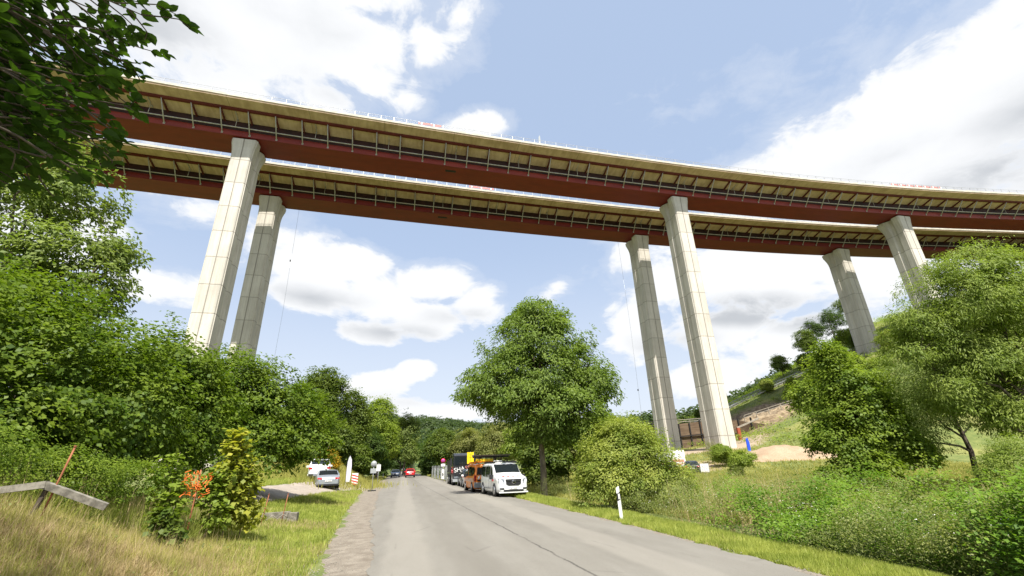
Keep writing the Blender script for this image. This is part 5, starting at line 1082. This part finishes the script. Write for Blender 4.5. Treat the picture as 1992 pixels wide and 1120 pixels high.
# scaffold slats, people in workwear on the bank
q = empty('railing_stack', (-9.2, 55.5, tz(-9.2, 55.5) - .1), R_(0), 'leaning grey barrier panels stored on the bank behind the white car', 'barrier')
for i in range(6): MB().bar((-.9 + i * .32, 0, 0), (-.72 + i * .34, .1, 1.45 + .12 * i), .16, .05).build('panel', M['galv'], q)
def person(loc, rz, lab):
    q = empty('person', loc, rz, lab, 'person')
    me = bpy.data.meshes.new('body')
    J = {'pel': (0, 0, .95, .15), 'che': (0, 0, 1.32, .17), 'nek': (0, 0, 1.50, .065), 'hd': (0, -.01, 1.62, .095), 'hd2': (0, 0, 1.72, .085)}
    for s, n_ in ((-1, 'l'), (1, 'r')):
        J['hip' + n_] = (s * .1, 0, .88, .11); J['kn' + n_] = (s * .12, -.02, .48, .075); J['an' + n_] = (s * .13, 0, .09, .05); J['ft' + n_] = (s * .14, -.16, .05, .04)
        J['sh' + n_] = (s * .19, 0, 1.42, .07); J['el' + n_] = (s * .27, .02, 1.14, .05); J['wr' + n_] = (s * .25, -.1, .92, .037); J['hn' + n_] = (s * .24, -.15, .84, .03)
    E_ = [('pel', 'che'), ('che', 'nek'), ('nek', 'hd'), ('hd', 'hd2')]
    for n_ in 'lr': E_ += [('pel', 'hip' + n_), ('hip' + n_, 'kn' + n_), ('kn' + n_, 'an' + n_), ('an' + n_, 'ft' + n_), ('che', 'sh' + n_), ('sh' + n_, 'el' + n_), ('el' + n_, 'wr' + n_), ('wr' + n_, 'hn' + n_)]
    ks = list(J); me.from_pydata([J[k__][:3] for k__ in ks], [(ks.index(a), ks.index(b)) for a, b in E_], []); me.update()
    b_ = link('body', me, M['hivis'], q); md = b_.modifiers.new('Skin', 'SKIN'); b_.modifiers.new('Subsurf', 'SUBSURF').levels = 1
    for i, k__ in enumerate(ks): me.skin_vertices[0].data[i].radius = (J[k__][3], J[k__][3] * .8)
    MB().tube([(0, -.02, 1.55), (0, -.025, 1.62), (0, -.02, 1.70)], [.07, .104, .09], 12).build('face', M['skin'], q)
    MB().tube([(0, 0, 1.69), (0, 0, 1.76), (0, 0, 1.81)], [.12, .11, .03], 14).build('helmet', M['white'], q)
    return q
try: person((-7.3, 53.9, tz(-7.3, 53.9)), R_(20), 'person in orange-red workwear standing on the bank left of the yellow broom bush')
except Exception as ex: print('person', ex)

# hill road with guardrail, timber railings, excavation wall
hr = []
for i in range(40):
    s_ = i / 39; x_ = 82 + 62 * s_; y_ = 122 - 16 * s_ + 5 * math.sin(s_ * 5); hr.append((x_, y_))
hp = np.array([[(x_, y_ + k__ * 1.3, tz(x_, y_) + .35) for k__ in (-2, -1, 0, 1, 2)] for x_, y_ in hr]); grid_mesh('hill_road', hp, M['sideroad'], kind='structure')
sk = np.array([[(x_, y_ - 2.6, tz(x_, y_) + .35 - k__) for k__ in (0, 1.2, 2.5)] for x_, y_ in hr]); grid_mesh('hill_road_bank', sk, M['ground'], kind='structure')
q = empty('guardrail', (0, 0, 0), 0, 'grey crash barrier along the road on the hill behind the middle piers', 'guardrail')
for off in (-2.4, 2.4):
    b = MB(); pr = MB()
    for i in range(39):
        a = hr[i]; c2 = hr[i + 1]; b.bar((a[0], a[1] + off, tz(*a) + 1.0), (c2[0], c2[1] + off, tz(*c2) + 1.0), .3, .06)
        pr.box(a[0] - .06, a[0] + .06, a[1] + off, a[1] + off + .1, tz(*a) + .2, tz(*a) + 1.0)
    b.build('rail', M['galv'], q); pr.build('posts', M['galv'], q)
q = empty('yellow_excavator_box', (98, 104.5, tz(98, 104.5) + .2), R_(10), 'small yellow equipment box beside the road on the hill', 'box')
q.name = 'equipment_box'
MB().box(-1.3, 1.3, -.6, .6, .2, 1.6).build('box', M['yellow'], q); MB().box(-1.35, 1.35, -.65, .65, 1.6, 1.75).build('lid', M['yellow'], q); MB().box(-1.1, 1.1, -.4, .4, 0, .2).build('skid', M['black'], q)
def timber_rail(pts, lab, hgt=1.1):
    q = empty('timber_railing', (0, 0, 0), 0, lab, 'railing', 'timber railings round the excavation')
    m_ = MB(); p_ = MB()
    for i, (x_, y_, z_) in enumerate(pts):
        p_.box(x_ - .07, x_ + .07, y_ - .07, y_ + .07, z_ - .3, z_ + hgt)
        if i:
            a = pts[i - 1]
            for k__ in (.55, 1.0): m_.bar((a[0], a[1] - .09, a[2] + hgt * k__), (x_, y_ - .09, z_ + hgt * k__), .16, .04)
    p_.build('posts', M['wood'], q); m_.build('rails', M['wood'], q)
# excavation: soldier piles and lagging boards
q = empty('excavation_wall', (0, 0, 0), 0, 'dark timber-lagged excavation wall with steel posts right of the nearer middle pier', 'retaining wall')
wall = [(52.0, 108.), (60, 107), (70.5, 100.5), (77.5, 95.5), (80.0, 90.0)]
zt_ = [9.6, 9.8, 10.4, 10.2, 8.8]; b = MB(); pl_ = MB()
for i in range(4):
    (xa, ya), (xb, yb) = wall[i], wall[i + 1]
    b.add([(xa, ya, 1.5), (xb, yb, 1.5), (xb, yb, zt_[i + 1]), (xa, ya, zt_[i]), (xa, ya + .3, 1.5), (xb, yb + .3, 1.5), (xb, yb + .3, zt_[i + 1]), (xa, ya + .3, zt_[i])], [(0, 1, 2, 3), (5, 4, 7, 6), (3, 2, 6, 7), (0, 3, 7, 4), (1, 5, 6, 2)])
    n_ = max(2, int(math.hypot(xb - xa, yb - ya) / 2.2))
    for k__ in range(n_):
        f_ = k__ / n_; x_ = xa + (xb - xa) * f_; y_ = ya + (yb - ya) * f_; pl_.box(x_ - .15, x_ + .15, y_ - .28, y_ - .01, 1.5, zt_[i] + .4)
    pl_.bar((xa, ya - .35, zt_[i] - 3), (xb, yb - .35, zt_[i + 1] - 3), .25, .25)
b.build('lagging', M['sheet'], q); pl_.build('steel_posts', M['dark'], q)
timber_rail([(52 + i * 3.1, 107.6 - .1 * i - max(0, i - 2) ** 1.2 * .5, 9.7 + .1 * i) for i in range(8)], 'timber railing along the top of the excavation between and right of the middle piers')
timber_rail([(77 + i * 2.6, 92.5 - i * 1.1, 9.9 + i * .75) for i in range(8)], 'timber railing climbing the slope to the right of the excavation')
q = empty('rusty_frame_post', (69.5, 86.0, 3.2), 0, 'rust-red steel upright at the corner of the excavation', 'post')
MB().box(-.35, .35, -.2, .2, 0, 4.6).build('upright', M['brickred'], q); MB().bar((-.3, 0, 4.6), (6.5, 1.0, 6.6), .3, .25).build('handrail', M['wood'], q)
q = empty('blue_barrel_stack', (57.5, 69.5, tz(57.5, 69.5)), 0, 'tall narrow bright blue sheet standing before the gravel heap', 'sheet')
q.name = 'blue_panel'
MB().add([(-.25, 0, 0), (.3, 0, 0), (.35, 0, 1.4), (.15, 0, 2.2), (-.25, 0, 2.0), (-.25, .12, 0), (.3, .12, 0), (.35, .12, 1.4), (.15, .12, 2.2), (-.25, .12, 2.0)], [(0, 1, 2, 3, 4), (9, 8, 7, 6, 5), (0, 4, 9, 5), (1, 6, 7, 2), (2, 7, 8, 3), (3, 8, 9, 4)]).build('sheet', M['blue'], q); MB().box(-.35, .4, -.2, .3, 0, .08).build('base', M['white'], q)
# gravel heap and pier foundation bank
def heap(name, c, rx, ry, h, m, lab, cat, seed, flat=0):
    rg_ = np.random.default_rng(seed); u_ = np.linspace(0, 1, 26); a_ = np.linspace(0, 2 * np.pi, 49); U, A = np.meshgrid(u_, a_, indexing='ij')
    k__ = 1 + .12 * np.sin(3 * A + seed) + .06 * np.sin(7 * A)
    x_ = c[0] + U * rx * k__ * np.cos(A); y_ = c[1] + U * ry * k__ * np.sin(A)
    z_ = terrain(x_, y_) - .1 + h * ((1 - ss((U - flat) / (1 - flat))) * (1 + .10 * np.sin(x_ * .9 + y_ * .5) + .06 * np.sin(x_ * 2.3 - y_)) if flat else (np.cos(U * np.pi) * .5 + .5) ** .8) * (1 + .05 * np.sin(x_ * 3) * np.sin(y_ * 2.3)) 
    o = grid_mesh(name, np.stack([x_, y_, z_], -1)[:, ::-1], m); return tag(o, label=lab, cat=cat)
M['gravel'] = mat('gravel_heap', (0, 0, 0), .95, build=gravelly((.30, .21, .135), (.42, .315, .22), (.22, .16, .1), .12), bump=(.7, .15))
heap('gravel_heap', (57.5, 62.0), 9.5, 5.5, 1.7, M['gravel'], 'low pale brown gravel heap right of the nearer middle pier', 'gravel heap', 3)
M['soil'] = mat('soil_slope', (0, 0, 0), .95, build=noisy((.12, .085, .05), (.29, .225, .145), 1.1), bump=None)
heap('soil_heap', (90, 103), 17, 8, 2.8, M['soil'], 'large brown heap of excavated earth below the hill road', 'earth heap', 5, .5)

# concrete beam, stakes, kerb, netting on the left
q = empty('concrete_beam', (-5.45, 9.0, 0), 0, 'weathered concrete beam bent to a low peak on the left mound', 'beam')
bz_ = MB(); bz_.bar((-2.4, -.1, 1.44), (0.02, 0, 1.70), .10, .09); bz_.bar((-.02, 0, 1.70), (.78, .25, 1.33), .10, .09)
bz_.build('beam', M['oldconc'], q); MB().bar((-.16, .05, .9), (0, .06, 1.63), .05, .05).build('support', M['bark'], q)
def stake(p, t_, lab):
    q = empty('rusty_stake', p, 0, lab, 'stake', 'rusty stakes on the left verge'); MB().tube([(0, 0, -.2), t_], .014, 6).build('rod', M['rust'], q); MB().tube([Vector(t_) * .97, Vector(t_)], .02, 6).build('tip', M['rust'], q)
stake((-5.4, 9.05, 1.45), (.16, 0, .82), 'tallest rusty stake, leaning right behind the peak of the concrete beam')
stake((-5.0, 12.3, tz(-5, 12.3)), (.08, 0, .75), 'short rusty stake in the tall grass right of the beam')
stake((-4.35, 17.2, tz(-4.35, 17.2)), (.14, 0, .95), 'rusty stake at the left end of the kerb tape')
stake((-4.05, 18.6, tz(-4.05, 18.6)), (.12, 0, .95), 'rusty stake at the right end of the kerb by its block')
q = empty('concrete_kerb', (0, 0, 0), 0, 'long concrete kerb with an end block beside the track', 'kerb')
zk = tz(-4.5, 19); MB().bar((-6.0, 18.6, zk + .12), (-3.95, 19.4, zk + .12), .26, .22).build('kerb', M['oldconc'], q); MB().box(-3.93, -3.62, 18.95, 19.3, zk - .1, zk + .22).build('end_block', M['oldconc'], q)
q = empty('sagging_tape', (0, 0, 0), 0, 'pale sagging rope strung between two rusty stakes by the kerb', 'rope')
pts = [(-4.3 + .30 * i / 4 * 1.0, 17.3 + 1.3 * i / 8, zk + .18 + (.07 if i % 2 else -.04)) for i in range(9)]
pts = [(-4.95 + i * .14, 17.6 + i * .12, zk + .15 + (.08 if i % 2 else -.05)) for i in range(9)]
MB().tube(pts, .014, 5).build('rope', M['wood'], q)
q = empty('safety_netting', (-4.5, 12.1, tz(-4.5, 12.1) + .05), R_(10), 'crumpled orange safety netting caught between the saplings', 'netting')
rg = np.random.default_rng(77); nm = MB()
for i in range(13):
    for vert in (0, 1):
        for j in range(12):
            if rg.uniform() < .66: continue
            a = i / 12; p0 = (j / 12, a) if vert else (a, j / 12); p1 = ((j + 1) / 12, a) if vert else (a, (j + 1) / 12)
            f3 = lambda p: Vector((-.26 + .52 * p[0] + .04 * math.sin(p[1] * 9), .07 * math.sin(p[0] * 11 + p[1] * 5), .95 + .5 * p[1] + .05 * math.sin(p[0] * 6)))
            nm.bar(f3(p0), f3(p1), .016, .006)
nm.build('netting', M['net'], q); MB().tube([(.0, .1, -.1), (.02, .1, 1.5)], .015, 6).build('stake', M['rust'], q)
# loose stones along the shoulder edges
rg = np.random.default_rng(301); n = 2600; y_ = inv_y(n, 5, 40, rg, 1.6); sd_ = rg.uniform(0, 1, n) < .8; Le, Re = redge(y_)
x_ = np.where(sd_, Le - np.interp(y_, ys, wd) * rg.beta(1.2, 1.2, n) * 1.15 + .05, Re + rg.uniform(-.15, .5, n)); z_ = np.maximum(terrain(x_, y_) + .02, -.02)
r_ = rg.uniform(.006, .022, n); oct_ = np.array([(1, 0, 0), (0, 1, 0), (-1, 0, 0), (0, -1, 0), (0, 0, .7)]); tri_ = [(0, 1, 4), (1, 2, 4), (2, 3, 4), (3, 0, 4)]
A_ = rg.uniform(0, 6.28, n); V = []
base_ = np.stack([x_, y_, z_], -1)
for t3 in tri_:
    for k3 in t3:
        v3 = oct_[k3]; c3, s3 = np.cos(A_), np.sin(A_); V.append(base_ + np.stack([(v3[0] * c3 - v3[1] * s3) * r_, (v3[0] * s3 + v3[1] * c3) * r_ * .8, v3[2] * r_], -1))
V = np.stack(V, 1).reshape(-1, 3)
tag(link('loose_stones', fast_mesh('loose_stones', V, 3), M['oldconc']), 'small loose stones along the gravel road edges', 'stones', kind='stuff')
